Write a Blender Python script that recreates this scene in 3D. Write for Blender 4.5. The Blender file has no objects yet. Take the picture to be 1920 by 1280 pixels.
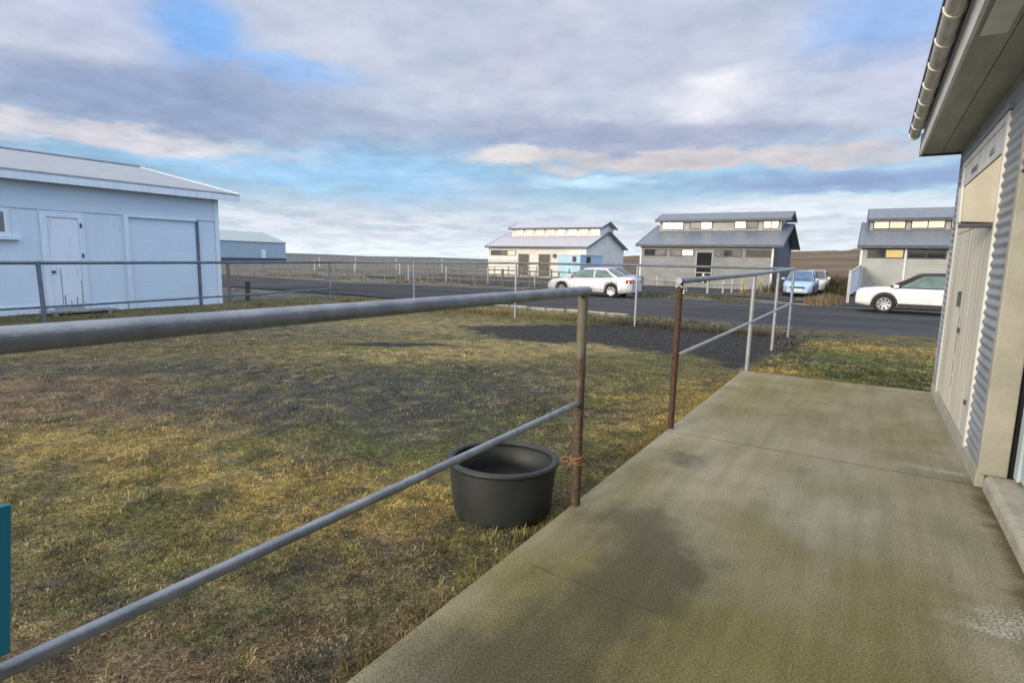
import bpy, math, random
import numpy as np
from mathutils import Vector, Matrix
random.seed(7); RNG = np.random.default_rng(11)
S = bpy.context.scene
COL = S.collection
R = math.radians
ORG = {}

# ------------------------------------------------------------------ helpers
class MB:
    """collects verts and faces; build() links them as ONE mesh object"""
    def __init__(s): s.v = []; s.f = []; s.sm = []
    def add(s, vs, fs, smooth=False):
        o = len(s.v); s.v += [tuple(p) for p in vs]
        for f in fs: s.f.append(tuple(i + o for i in f)); s.sm.append(smooth)
        return s
    def box(s, x0, x1, y0, y1, z0, z1):
        v = [(x0,y0,z0),(x1,y0,z0),(x1,y1,z0),(x0,y1,z0),(x0,y0,z1),(x1,y0,z1),(x1,y1,z1),(x0,y1,z1)]
        return s.add(v, [(0,3,2,1),(4,5,6,7),(0,1,5,4),(1,2,6,5),(2,3,7,6),(3,0,4,7)])
    def prism(s, poly, axis, a, b):
        """2-D polygon extruded along axis from a to b; poly is (y,z) for axis x, (x,z) for y, (x,y) for z"""
        def P(p, t): return {'x': (t,p[0],p[1]), 'y': (p[0],t,p[1]), 'z': (p[0],p[1],t)}[axis]
        n = len(poly)
        v = [P(p,a) for p in poly] + [P(p,b) for p in poly]
        f = [tuple(range(n))[::-1], tuple(range(n,2*n))] + [(i,(i+1)%n,(i+1)%n+n,i+n) for i in range(n)]
        return s.add(v, f)
    def tube(s, pts, r, n=12, caps=True, rad=None):
        pts = [Vector(p) for p in pts]; rings = []
        for i,p in enumerate(pts):
            d = (pts[min(i+1,len(pts)-1)] - pts[max(i-1,0)]).normalized()
            up = Vector((0,0,1)) if abs(d.z) < .9 else Vector((0,1,0))
            a = d.cross(up).normalized(); b = d.cross(a)
            rr = rad[i] if rad else r
            rings.append([p + (a*math.cos(2*math.pi*k/n) + b*math.sin(2*math.pi*k/n))*rr for k in range(n)])
        v = [q for ring in rings for q in ring]; f = []
        for i in range(len(pts)-1):
            for k in range(n):
                f.append((i*n+k, i*n+(k+1)%n, (i+1)*n+(k+1)%n, (i+1)*n+k))
        s.add(v, f, True)
        if caps:
            s.add(rings[0], [tuple(range(n))]); s.add(rings[-1], [tuple(range(n))[::-1]])
        return s
    def lathe(s, prof, c, n=48, fn=None):
        v = []; f = []; m = len(prof)
        for i in range(n):
            a = 2*math.pi*i/n
            for (r,z) in prof:
                k = fn(a,z) if fn else 1
                v.append((c[0]+r*k*math.cos(a), c[1]+r*k*math.sin(a), c[2]+z))
        for i in range(n):
            for j in range(m-1):
                f.append((i*m+j, ((i+1)%n)*m+j, ((i+1)%n)*m+j+1, i*m+j+1))
        return s.add(v, f, True)
    def build(s, name, mat, parent=None, bevel=0):
        me = bpy.data.meshes.new(name)
        org = ORG.get(parent, (0,0,0)) if parent else (0,0,0)
        me.from_pydata([(p[0]-org[0], p[1]-org[1], p[2]-org[2]) for p in s.v], [], s.f)
        me.polygons.foreach_set('use_smooth', s.sm)
        me.materials.append(mat); me.update()
        o = bpy.data.objects.new(name, me); COL.objects.link(o)
        if parent:
            o.parent = parent; ORG[o] = org
        if bevel:
            b = o.modifiers.new('bevel','BEVEL'); b.width = bevel; b.segments = 2; b.limit_method = 'ANGLE'; b.angle_limit = R(40)
        return o

def tag(o, label=None, cat=None, group=None, kind=None):
    if label: o['label'] = label
    if cat: o['category'] = cat
    if group: o['group'] = group
    if kind: o['kind'] = kind
    return o
def thing(name, loc, label, cat, group=None, rz=0, local=False):
    o = bpy.data.objects.new(name, None); COL.objects.link(o)
    o.location = loc; o.rotation_euler.z = rz
    ORG[o] = (0,0,0) if local else tuple(loc)
    return tag(o, label, cat, group)

# ------------------------------------------------------------------ materials
class G:
    """tiny wrapper round a node tree"""
    def __init__(s, tree): s.t = tree; s.n = tree.nodes; s.l = tree.links
    def new(s, typ, **kw):
        n = s.n.new(typ)
        for k,v in kw.items(): setattr(n,k,v)
        return n
    def put(s, inp, val):
        if isinstance(val, bpy.types.NodeSocket): s.l.new(val, inp)
        elif isinstance(val, (tuple,list)) and inp.type == 'RGBA' and len(val) == 3: inp.default_value = (*val,1)
        else: inp.default_value = val
    def m(s, op, a, b=0.0, c=0.0, clamp=False):
        n = s.new('ShaderNodeMath', operation=op, use_clamp=clamp)
        s.put(n.inputs[0],a); s.put(n.inputs[1],b); s.put(n.inputs[2],c); return n.outputs[0]
    def mix(s, fac, a, b, blend='MIX'):
        n = s.new('ShaderNodeMix', data_type='RGBA', blend_type=blend)
        s.put(n.inputs[0],fac); s.put(n.inputs[6],a); s.put(n.inputs[7],b); return n.outputs[2]
    def ss(s, x, lo, hi):
        n = s.new('ShaderNodeMapRange', interpolation_type='SMOOTHSTEP')
        s.put(n.inputs[0],x); n.inputs[1].default_value=lo; n.inputs[2].default_value=hi
        n.inputs[3].default_value=0; n.inputs[4].default_value=1; return n.outputs[0]
    def noise(s, vec, scale, detail=4, rough=.55):
        n = s.new('ShaderNodeTexNoise'); s.put(n.inputs['Vector'],vec)
        n.inputs['Scale'].default_value=scale; n.inputs['Detail'].default_value=detail; n.inputs['Roughness'].default_value=rough
        return n.outputs['Fac']
    def scalev(s, vec, k):
        n = s.new('ShaderNodeVectorMath', operation='MULTIPLY'); s.put(n.inputs[0],vec); n.inputs[1].default_value=k; return n.outputs[0]

def newmat(name):
    m = bpy.data.materials.new(name); m.use_nodes = True
    g = G(m.node_tree); b = g.n['Principled BSDF']
    pos = g.new('ShaderNodeNewGeometry').outputs['Position']
    return m, g, b, pos

def mat(name, c1, c2=None, scale=3., rough=.6, bump=0., bscale=40., metal=0., spec=.5, stretch=(1,1,1), lo=.35, hi=.65, speck=0., detail=5, obj=False):
    m,g,b,pos = newmat(name)
    if obj: pos = g.new('ShaderNodeTexCoord').outputs['Object']
    c2 = c2 or tuple(x*.85 for x in c1)
    n = g.noise(g.scalev(pos,stretch), scale, detail)
    col = g.mix(g.ss(n,lo,hi), c1, c2)
    if speck:
        k = g.noise(pos, bscale*2, 2)
        col = g.mix(speck, col, g.mix(g.ss(k,.35,.65), tuple(x*.35 for x in c2), tuple(min(1,x*1.5) for x in c1)))
    g.put(b.inputs['Base Color'], col)
    b.inputs['Roughness'].default_value = rough; b.inputs['Metallic'].default_value = metal
    b.inputs['Specular IOR Level'].default_value = spec
    if bump:
        bn = g.new('ShaderNodeBump'); bn.inputs['Strength'].default_value = bump; bn.inputs['Distance'].default_value = .02
        g.put(bn.inputs['Height'], g.noise(g.scalev(pos,stretch), bscale, 3)); g.put(b.inputs['Normal'], bn.outputs[0])
    return m

M = {}
def clad(name, c1, c2, pitch, axis, depth=.35, rough=.65, wob=.0):
    """painted cladding boards: dark joint every pitch along the axis, stains by noise"""
    m,g,b,pos = newmat(name)
    sep = g.new('ShaderNodeSeparateXYZ'); g.put(sep.inputs[0],pos)
    t = g.m('FRACT', g.m('DIVIDE', sep.outputs[axis], pitch))
    j = g.m('SUBTRACT', 1, g.ss(g.m('MINIMUM', t, g.m('SUBTRACT',1,t)), 0, .13))
    st = (2,2,.35) if axis != 2 else (.6,.6,1.2)
    col = g.mix(g.ss(g.noise(g.scalev(pos,st), 1.6, 6), .3,.7), c1, c2)
    col = g.mix(g.m('MULTIPLY', g.ss(g.noise(pos, 7, 5), .56,.8), .35), col, tuple(x*.6 for x in c2))
    g.put(b.inputs['Base Color'], col); b.inputs['Roughness'].default_value = rough
    bn = g.new('ShaderNodeBump'); bn.inputs['Strength'].default_value = depth; bn.inputs['Distance'].default_value = .03
    g.put(bn.inputs['Height'], g.m('SUBTRACT', 1, j)); g.put(b.inputs['Normal'], bn.outputs[0])
    return m

M['garage_wall'] = clad('white_vertical_boards', (.62,.71,.80), (.585,.675,.77), .16, 1, .12)  # white garage colours carry some of the skylight's blue
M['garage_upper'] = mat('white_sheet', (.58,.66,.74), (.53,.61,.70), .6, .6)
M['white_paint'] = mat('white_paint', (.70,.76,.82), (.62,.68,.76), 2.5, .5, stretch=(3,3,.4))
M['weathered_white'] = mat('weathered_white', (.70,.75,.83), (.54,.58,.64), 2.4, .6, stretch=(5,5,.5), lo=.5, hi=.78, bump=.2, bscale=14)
M['roller'] = clad('roller_door', (.60,.70,.80), (.575,.675,.775), .34, 2, .07, .45)
M['roof_lilac'] = clad('pale_steel_roof', (.33,.355,.39), (.28,.305,.34), .3, 1, .3, .55)
M['roof_lilac_x'] = clad('pale_steel_roof_x', (.46,.46,.52), (.40,.40,.46), .3, 0, .3, .4)
M['roof_dark'] = clad('slate_steel_roof', (.155,.175,.22), (.125,.14,.175), .3, 0, .3, .35)
M['trim_dark'] = mat('dark_trim', (.07,.08,.10), (.05,.055,.07), 3, .5)
M['cream_wall'] = clad('cream_boards', (.74,.71,.65), (.64,.61,.56), .17, 2, .4)
M['grey_wall'] = clad('grey_boards', (.285,.285,.285), (.225,.225,.23), .17, 2, .5)
M['grey_light'] = clad('pale_grey_boards', (.42,.42,.40), (.35,.35,.335), .17, 2, .5)
M['gable_shade'] = clad('gable_shade_boards', (.115,.115,.145), (.09,.09,.115), .3, 1, .3)  # shade of the gable end put into a dark colour
M['blue_hall'] = clad('pale_blue_sheet', (.34,.42,.47), (.30,.38,.44), .8, 1, .2)
M['hall_roof'] = clad('pale_green_sheet', (.36,.42,.43), (.33,.39,.40), 1., 1, .2)
M['cream_trim'] = mat('cream_trim', (.60,.58,.52), (.48,.46,.40), 3, .6)
M['white_trim'] = mat('white_trim', (.74,.73,.70), (.60,.59,.56), 3, .5)
M['brown_frame'] = mat('brown_frame', (.10,.085,.075), (.06,.05,.045), 4, .6)
M['dark_door'] = mat('dark_door', (.085,.07,.06), (.05,.042,.04), 5, .5)
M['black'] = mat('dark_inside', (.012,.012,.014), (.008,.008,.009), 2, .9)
M['pane_dark'] = mat('window_glass', (.03,.035,.045), (.02,.022,.03), 2, .06, spec=.9)
M['pane_mid'] = mat('window_glass_reflecting', (.13,.125,.12), (.03,.03,.034), 1.2, .18, spec=.9)  # paler tone painted in for reflections in some panes
M['pane_bright'] = mat('sky_reflection_pane', (.86,.84,.74), (.70,.68,.60), 1.4, .16, metal=.75, spec=.8)  # mirror-like cream colour stands in for bright sky in the glass
M['pane_amber'] = mat('amber_reflection_pane', (.85,.68,.32), (.70,.52,.22), 1.6, .2, metal=.6, spec=.8)  # amber colour painted in for warm light caught by one pane
M['galv'] = mat('galvanised_pipe', (.30,.33,.38), (.21,.235,.28), 9, .42, metal=.35, stretch=(1,1,1), bump=.12, bscale=60)
M['galv_light'] = mat('bright_galvanised_pipe', (.42,.43,.46), (.32,.33,.36), 9, .4, metal=.35)
M['galv_dark'] = mat('blue_grey_pipe', (.14,.165,.21), (.10,.12,.16), 6, .5, metal=.2)
M['wire'] = mat('wire', (.12,.12,.12), (.09,.09,.09), 6, .6, metal=.5)
M['wood_post'] = mat('weathered_post', (.24,.23,.21), (.15,.14,.13), 9, .8, stretch=(3,3,.5))
M['white_post'] = mat('white_post', (.50,.50,.48), (.38,.375,.36), 6, .7)
M['yellow_post'] = mat('yellow_post', (.55,.40,.14), (.42,.30,.10), 6, .7)
M['red_post'] = mat('reddish_post', (.20,.15,.15), (.14,.11,.11), 6, .7)
M['plank'] = mat('grey_plank', (.30,.31,.32), (.18,.18,.185), 5, .8, stretch=(1,.3,1))
M['tub'] = mat('black_plastic', (.018,.0215,.0235), (.030,.034,.036), 3, .55, bump=.05, bscale=30, obj=True)
M['rust_mark'] = mat('rust_mark',(.20,.11,.07),(.10,.06,.045),20,.9)
M['twine'] = mat('orange_twine', (.33,.15,.065), (.22,.11,.055), 60, .8, bump=.6, bscale=150)
M['white_twine'] = mat('white_twine', (.7,.7,.68), (.5,.5,.48), 60, .8)
M['turquoise'] = mat('turquoise_plastic', (.008,.24,.38), (.007,.215,.345), 3, .45)
M['corr'] = mat('corrugated_steel', (.29,.32,.355), (.22,.245,.28), 2.2, .6, metal=.0, stretch=(1,.7,1.5), bump=.05, bscale=20)
M['soffit'] = mat('soffit_board', (.43,.43,.41), (.34,.34,.32), 2.2, .7, stretch=(3,.5,1))
M['gutter'] = mat('plastic_gutter', (.56,.53,.49), (.36,.33,.30), 5, .5, stretch=(4,1.2,4), lo=.42, hi=.75)
M['bracket'] = mat('gutter_bracket', (.82,.79,.74), (.70,.67,.62), 6, .5)
M['pillar'] = mat('cream_render', (.40,.385,.32), (.32,.305,.25), 2.6, .75, bump=.1, bscale=30, speck=.05)
M['sill'] = mat('worn_concrete_sill', (.46,.43,.36), (.34,.31,.24), 4, .85, bump=.3, bscale=45, speck=.15)
M['blue_door'] = mat('pale_blue_door', (.46,.54,.57), (.38,.45,.49), 2, .5)
M['cyan_shed'] = mat('light_blue_sheet', (.40,.60,.74), (.35,.54,.68), 1, .5)
M['tyre'] = mat('tyre', (.018,.018,.018), (.03,.03,.03), 9, .85, obj=True)
M['rim'] = mat('alloy', (.62,.62,.64), (.5,.5,.52), 6, .3, metal=.7, obj=True)
M['rim_dark'] = mat('rim_recess', (.03,.03,.032), (.02,.02,.02), 6, .6, obj=True)
M['car_glass'] = mat('car_glass', (.02,.028,.03), (.015,.02,.024), 2, .05, spec=1., obj=True)
M['car_glass_green'] = mat('tinted_car_glass', (.10,.19,.19), (.05,.10,.11), 2, .06, spec=1., obj=True)
M['car_glass_blue'] = mat('windscreen_blue', (.03,.10,.22), (.02,.07,.16), 2, .06, spec=1., obj=True)
M['cladding'] = mat('car_cladding', (.022,.022,.024), (.03,.03,.032), 9, .6, obj=True)
M['red_lamp'] = mat('tail_lamp', (.45,.03,.03), (.35,.02,.02), 9, .2, spec=.8, obj=True)
M['head_lamp'] = mat('head_lamp', (.20,.22,.25), (.09,.10,.11), 9, .12, spec=.9, metal=.3, obj=True)
M['plate'] = mat('number_plate', (.75,.76,.78), (.68,.69,.72), 9, .5, obj=True)
def paint(name, c, metal=.25):
    m = mat(name, c, tuple(x*.9 for x in c), 2, .28, metal=metal, spec=.6, obj=True)
    b = m.node_tree.nodes['Principled BSDF']; b.inputs['Coat Weight'].default_value=.6; b.inputs['Coat Roughness'].default_value=.08
    return m
M['silver'] = paint('silver_paint', (.72,.71,.72), .2)
M['white_car'] = paint('white_paint_car', (.80,.80,.78), 0)
M['blue_car'] = paint('pale_blue_paint', (.36,.52,.74), .2)
M['slate_car'] = paint('slate_paint', (.25,.28,.40), .3)

def tub_mat():
    m=M['tub']; g=G(m.node_tree); b=g.n['Principled BSDF']; o=g.new('ShaderNodeTexCoord').outputs['Object']; sp=g.new('ShaderNodeSeparateXYZ'); g.put(sp.inputs[0],o)
    src=b.inputs['Base Color'].links[0].from_socket
    mud=g.m('MULTIPLY',g.ss(g.m('ADD',g.m('MULTIPLY',sp.outputs[2],-3.2),g.noise(o,13,6,.65)),.28,.62),.6)
    sc=g.m('MULTIPLY',g.ss(g.noise(g.scalev(o,(2,2,14)),3.5,5,.6),.60,.75),.4)
    c=g.mix(sc,src,(.075,.08,.082)); c=g.mix(mud,c,(.095,.08,.055)); g.put(b.inputs['Base Color'],c)
tub_mat()

# rusty pipe: galvanised above, rust below / throughout
def rusty(name, base, rust, z0, z1):
    m,g,b,pos = newmat(name)
    sep = g.new('ShaderNodeSeparateXYZ'); g.put(sep.inputs[0],pos)
    n = g.noise(pos, 12, 5)
    zz = g.m('ADD', sep.outputs[2], g.m('MULTIPLY', g.m('SUBTRACT', n, .5), 1.2))
    f = g.m('SUBTRACT', 1, g.ss(zz, z0, z1))
    f = g.m('MULTIPLY', f, g.m('ADD', .45, g.ss(g.noise(pos,30,4),.3,.6)), clamp=True)
    c = g.mix(f, g.mix(g.ss(g.noise(pos,8,3),.35,.65), base, tuple(x*.75 for x in base)), g.mix(g.ss(g.noise(pos,45,3),.35,.65), rust, tuple(x*.5 for x in rust)))
    g.put(b.inputs['Base Color'], c); b.inputs['Roughness'].default_value=.7; b.inputs['Metallic'].default_value=.1
    bn = g.new('ShaderNodeBump'); bn.inputs['Strength'].default_value=.3; bn.inputs['Distance'].default_value=.004
    g.put(bn.inputs['Height'], g.noise(pos,90,3)); g.put(b.inputs['Normal'], bn.outputs[0])
    return m
M['post_rust'] = rusty('rusting_post', (.175,.165,.125), (.125,.088,.062), .75, 1.25)
M['post_brown'] = rusty('rusted_brown_post', (.10,.075,.06), (.10,.05,.032), 1.2, 2.5)

# ------------------------------------------------------------------ numpy noise
def vnoise(x, y, scale, seed=0, oct=4):
    out = np.zeros_like(x, dtype=float); amp = 1; tot = 0
    for o in range(oct):
        X = x*scale + 37.1*(o+seed); Y = y*scale + 91.7*(o+seed*1.7)
        xi = np.floor(X).astype(np.int64); yi = np.floor(Y).astype(np.int64)
        fx = X-xi; fy = Y-yi; fx = fx*fx*(3-2*fx); fy = fy*fy*(3-2*fy)
        def h(a,b):
            n = (a*374761393 + b*668265263 + (seed*7+o)*982451653) & 0x7fffffff
            n = ((n ^ (n>>13))*1274126177) & 0x7fffffff
            return ((n ^ (n>>16)) & 0xffff)/65535.
        v = (h(xi,yi)*(1-fx)+h(xi+1,yi)*fx)*(1-fy) + (h(xi,yi+1)*(1-fx)+h(xi+1,yi+1)*fx)*fy
        out += v*amp; tot += amp; amp *= .55; scale *= 2.03
    return out/tot
def sst(x, a, b):
    t = np.clip((x-a)/(b-a),0,1); return t*t*(3-2*t)

# ------------------------------------------------------------------ ground fields (albedo of plants and soil)
OLIVE=np.array((.150,.142,.052)); STRAW=np.array((.36,.29,.125)); BROWN=np.array((.185,.135,.080)); MUD=np.array((.068,.072,.068))
GREEN=np.array((.105,.138,.036)); RED=np.array((.235,.155,.100)); GOLD=np.array((.37,.265,.078)); GRAV=np.array((.042,.043,.049))
PATCHES = [ # x, y, rx, ry, rotation, colour, strength
 (-8.3,2.86,2.0,1.3,.3,RED,.8),(-6.0,2.4,.8,.5,.3,GOLD*1.05,.9),(-7.85,4.3,.9,.35,.6,GOLD,.8),(-5.6,4.9,2.3,1.5,.2,MUD*1.15,.75),
 (-8.5,4.9,1.4,.8,.6,MUD*1.1,.7),(-4.5,6.4,1.3,1.8,.2,MUD*1.25,.55),(-3.8,3.4,.85,.55,.4,GREEN,.8),(-4.0,3.3,.36,.3,0,MUD,.8),
 (-4.1,2.4,1.1,.65,.5,GOLD,.75),(-2.85,2.65,.55,.4,.5,GOLD,.65),(-4.5,1.6,.7,.5,.3,OLIVE*.95,.7),(-3.3,1.05,.6,.35,.3,BROWN*.9,.6),
 (-2.25,1.75,.55,.5,.4,BROWN*.95,.5),(-2.5,1.1,.3,.2,.4,RED,.6),(-2.0,6.9,.5,1.5,.1,GOLD*1.05,.7),(-6.6,8.2,2.2,.7,.7,STRAW*.9,.85),
 (-10.2,11.0,2.6,1.5,.8,STRAW,.9),(-6.0,10.0,2.2,.6,.4,STRAW,.9),(-3.0,7.7,.6,1.3,0,OLIVE*1.1,.5),(-10.4,3.4,1.0,.6,.5,MUD*1.2,.6),
 (-11.3,8.6,2.6,1.5,.7,MUD*1.45,.55),(-13.5,5,2.5,2,.2,BROWN,.5),(-13,12,2.5,1.5,.5,STRAW*.8,.5),(-1.9,4.5,.35,.9,0,OLIVE,.6),
 (0,12.3,1.2,1.0,0,GREEN*1.05,.7),(.6,10.3,1.2,.5,0,GREEN*.55,.8),(-.3,11.6,.8,.4,.2,MUD*1.1,.5),(.3,14.4,2.0,.7,0,GOLD,.7),(-1.2,10.2,.4,.5,0,GOLD,.6),
 (-11,16.6,4.5,1.,0,STRAW*.75,.7),(-4.8,16.4,2.8,1.1,0,MUD*1.2,.85),(-2.2,15.4,1.8,.6,0,MUD,.8)]
def gravel_mask(x, y):
    w = (vnoise(x,y,.9,5)-.5)*2.2+(vnoise(x,y,5,15,4)-.5)*1.6
    PG=[(-9.2,11.9),(-7.6,13.7),(-5.4,15.5),(-1.2,15.4),(-.9,13.2),(-1.75,10.1),(-3.0,11.0),(-5.1,11.15),(-6.6,10.7)]
    dm=np.full(x.shape,1e9); ins=np.zeros(x.shape,bool)
    for i in range(len(PG)):
        (ax,ay),(bx,by)=PG[i],PG[i-1]; ex,ey=bx-ax,by-ay; t=np.clip(((x-ax)*ex+(y-ay)*ey)/(ex*ex+ey*ey),0,1)
        dm=np.minimum(dm,np.hypot(x-ax-t*ex,y-ay-t*ey)); cr=((ay>y)!=(by>y))&(x<(bx-ax)*(y-ay)/(by-ay+1e-9)+ax); ins^=cr
    a = sst(np.where(ins,dm,-dm)+w*.42,-.15,.3)
    c = sst(-(((x+8.1)*.76+(y-8.5)*.65)/1.25)**2-(((y-8.5)*.76-(x+8.1)*.65)/.28)**2+1+w*.2,0,.5)
    return np.maximum(a*sst(15.7-y,0,.5), c)
def paddock_colour(x, y):
    n1 = vnoise(x,y,.55,1); n2 = vnoise(x,y,1.7,2); n3 = vnoise(x,y,6,3,3); n4 = vnoise(x,y,3.5,4,3)
    c = OLIVE[None]*np.ones((len(x),1))
    def lay(c, colr, m): return c*(1-m[:,None]) + np.asarray(colr)[None]*m[:,None]
    c = lay(c, BROWN, sst(n2,.45,.68)*.7); c = lay(c, STRAW*.8, sst(n1,.55,.75)*.55); c = lay(c, GREEN, sst(1-n1,.52,.72)*.5)
    wx = x+(vnoise(x,y,1.3,7)-.5)*1.1; wy = y+(vnoise(x,y,1.3,8)-.5)*1.1
    for (px,py,rx,ry,ro,cc,st) in PATCHES:
        dx, dy = wx-px, wy-py
        u = (dx*math.cos(ro)+dy*math.sin(ro))/rx; v = (-dx*math.sin(ro)+dy*math.cos(ro))/ry
        c = lay(c, cc, np.clip(np.exp(-(u*u+v*v)*.8)*1.4*(.55+.9*n4),0,1)*min(1,st*1.12))
    c = lay(c, MUD*.9, sst(n3,.53,.70)*.6)
    c = lay(c, STRAW, sst(vnoise(x,y,7,12,3),.58,.76)*.40); c = lay(c, GREEN*.9, sst(vnoise(x,y,4.2,13,3),.58,.74)*.45)
    c = c*(.80+.40*sst(vnoise(x,y,5.5,16,4),.28,.72))[:,None]
    g = gravel_mask(x,y); gc = GRAV[None]*(.7+.75*vnoise(x,y,11,17,3))[:,None]; gg = (g*.94)[:,None]; c = c*(1-gg)+gc*gg
    return c, g
def paddock_height(x, y):
    h = -.10 + (vnoise(x,y,.8,21)-.5)*.05 + (vnoise(x,y,5,22,3)-.5)*.035
    return h + .05*sst(x,-1.75,-1.6)*sst(y,9.3,9.6)

def attr_mat(name, rough=.9, var=.25, bump=True):
    m,g,b,pos = newmat(name)
    a = g.new('ShaderNodeAttribute', attribute_name='Col').outputs['Color']
    k = g.noise(pos, 85, 3); k2 = g.noise(pos, 22, 4)
    col = g.mix(1., a, g.mix(g.ss(k,.3,.7),(1-var*1.5,)*3,(1+var,)*3),'MULTIPLY')
    col = g.mix(1., col, g.mix(g.ss(k2,.3,.7),(1-var,)*3,(1+var,)*3),'MULTIPLY')
    g.put(b.inputs['Base Color'], col); b.inputs['Roughness'].default_value=rough; b.inputs['Specular IOR Level'].default_value=.15
    if bump:
        bn = g.new('ShaderNodeBump'); bn.inputs['Strength'].default_value=.8; bn.inputs['Distance'].default_value=.03
        g.put(bn.inputs['Height'], g.m('ADD',k,k2)); g.put(b.inputs['Normal'], bn.outputs[0])
    return m
def blade_mat(name):
    m,g,b,pos = newmat(name)
    a = g.new('ShaderNodeAttribute', attribute_name='Col').outputs['Color']
    g.put(b.inputs['Base Color'], a); b.inputs['Roughness'].default_value=.75; b.inputs['Specular IOR Level'].default_value=.2
    return m
M['soil'] = attr_mat('paddock_soil',var=.42); M['blade'] = blade_mat('grass_blades')

def npmesh(name, V, F, mat_, C=None, smooth=False):
    me = bpy.data.meshes.new(name); k = F.shape[1]
    me.vertices.add(len(V)); me.vertices.foreach_set('co', V.astype(np.float32).ravel())
    me.loops.add(F.size); me.loops.foreach_set('vertex_index', F.astype(np.int32).ravel())
    me.polygons.add(len(F)); me.polygons.foreach_set('loop_start', np.arange(0,F.size,k,dtype=np.int32))
    me.polygons.foreach_set('loop_total', np.full(len(F),k,dtype=np.int32))
    me.polygons.foreach_set('use_smooth', np.full(len(F),smooth))
    me.update(calc_edges=True); me.validate()
    if C is not None:
        at = me.color_attributes.new('Col','FLOAT_COLOR','POINT')
        at.data.foreach_set('color', np.c_[C,np.ones(len(C))].astype(np.float32).ravel())
    me.materials.append(mat_)
    o = bpy.data.objects.new(name, me); COL.objects.link(o); return o

def grid(name, x0,x1,y0,y1,step, hf, mat_, cf=None):
    nx = int((x1-x0)/step)+1; ny = int((y1-y0)/step)+1
    X,Y = np.meshgrid(np.linspace(x0,x1,nx),np.linspace(y0,y1,ny)); X=X.ravel(); Y=Y.ravel()
    i = np.arange((nx-1)*(ny-1)); r = i//(nx-1); c = i%(nx-1); a = r*nx+c
    F = np.stack([a,a+1,a+1+nx,a+nx],1)
    return npmesh(name, np.c_[X,Y,hf(X,Y)], F, mat_, cf(X,Y) if cf else None, True)

def blades(name, x, y, z, C, h, w, lean=.7, mat_=None):
    n = len(x); an = RNG.uniform(0,2*np.pi,n); la = RNG.uniform(0,2*np.pi,n)
    ln = np.clip(RNG.normal(lean,.25,n),0,1.6); hh = h*RNG.uniform(.5,1.4,n); ww = w*RNG.uniform(.6,1.4,n)
    bx = np.cos(an)*ww/2; by = np.sin(an)*ww/2
    mx = x+np.cos(la)*np.sin(ln*.6)*hh*.55; my = y+np.sin(la)*np.sin(ln*.6)*hh*.55; mz = z+np.cos(ln*.6)*hh*.55
    tx = mx+np.cos(la)*np.sin(ln*1.3)*hh*.5; ty = my+np.sin(la)*np.sin(ln*1.3)*hh*.5; tz = mz+np.cos(ln*1.3)*hh*.5
    V = np.empty((n,5,3))
    V[:,0]=np.c_[x-bx,y-by,z-.01]; V[:,1]=np.c_[x+bx,y+by,z-.01]
    V[:,2]=np.c_[mx+bx*.8,my+by*.8,mz]; V[:,3]=np.c_[mx-bx*.8,my-by*.8,mz]; V[:,4]=np.c_[tx,ty,tz]
    b = np.arange(n)*5
    F = np.concatenate([np.stack([b,b+1,b+2],1),np.stack([b,b+2,b+3],1),np.stack([b+3,b+2,b+4],1)])
    return npmesh(name, V.reshape(-1,3), F, mat_ or M['blade'], np.repeat(C,5,0), False)

# ------------------------------------------------------------------ setting: ground sheets
def ground_mat():
    m,g,b,pos = newmat('lava_gravel_ground')
    n1 = g.noise(pos,.06,5); n2 = g.noise(pos,.35,5); n3 = g.noise(pos,2.5,5); n4 = g.noise(pos,14,4)
    c = g.mix(g.ss(n2,.40,.62),(.115,.122,.122),(.165,.170,.155))  # lighter grey-green in the colour replaces haze over far ground
    c = g.mix(g.m('MULTIPLY',g.ss(n3,.48,.66),g.ss(n1,.40,.58)), c, (.25,.215,.145))
    c = g.mix(g.m('MULTIPLY',g.ss(n4,.5,.7),.5), c, (.06,.06,.058))
    g.put(b.inputs['Base Color'], c); b.inputs['Roughness'].default_value=.95; b.inputs['Specular IOR Level'].default_value=.1
    bn = g.new('ShaderNodeBump'); bn.inputs['Strength'].default_value=.7; bn.inputs['Distance'].default_value=.12
    g.put(bn.inputs['Height'], g.m('ADD',n3,n4)); g.put(b.inputs['Normal'],bn.outputs[0]); return m
def asphalt_mat():
    m,g,b,pos = newmat('asphalt')
    n1 = g.noise(g.scalev(pos,(.35,1,1)),.5,5); n2 = g.noise(pos,40,3)
    c = g.mix(g.ss(n1,.38,.64),(.032,.033,.039),(.058,.059,.066))
    n3=g.noise(pos,3.2,6,.65); c = g.mix(g.m('MULTIPLY',g.ss(n3,.50,.72),.5), c, (.085,.082,.078))
    c = g.mix(g.m('MULTIPLY',g.ss(n2,.45,.7),.4), c, (.14,.14,.14))
    g.put(b.inputs['Base Color'], c); b.inputs['Roughness'].default_value=.92; b.inputs['Specular IOR Level'].default_value=.15
    bn = g.new('ShaderNodeBump'); bn.inputs['Strength'].default_value=.4; bn.inputs['Distance'].default_value=.02
    g.put(bn.inputs['Height'], n2); g.put(b.inputs['Normal'],bn.outputs[0]); return m
M['ground'] = ground_mat(); M['asphalt'] = asphalt_mat()
b = MB(); b.add([(-4500,-800,-.17),(4500,-800,-.17),(4500,5000,-.17),(-4500,5000,-.17)],[(0,1,2,3)])
tag(b.build('ground', M['ground']), kind='structure')
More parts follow.
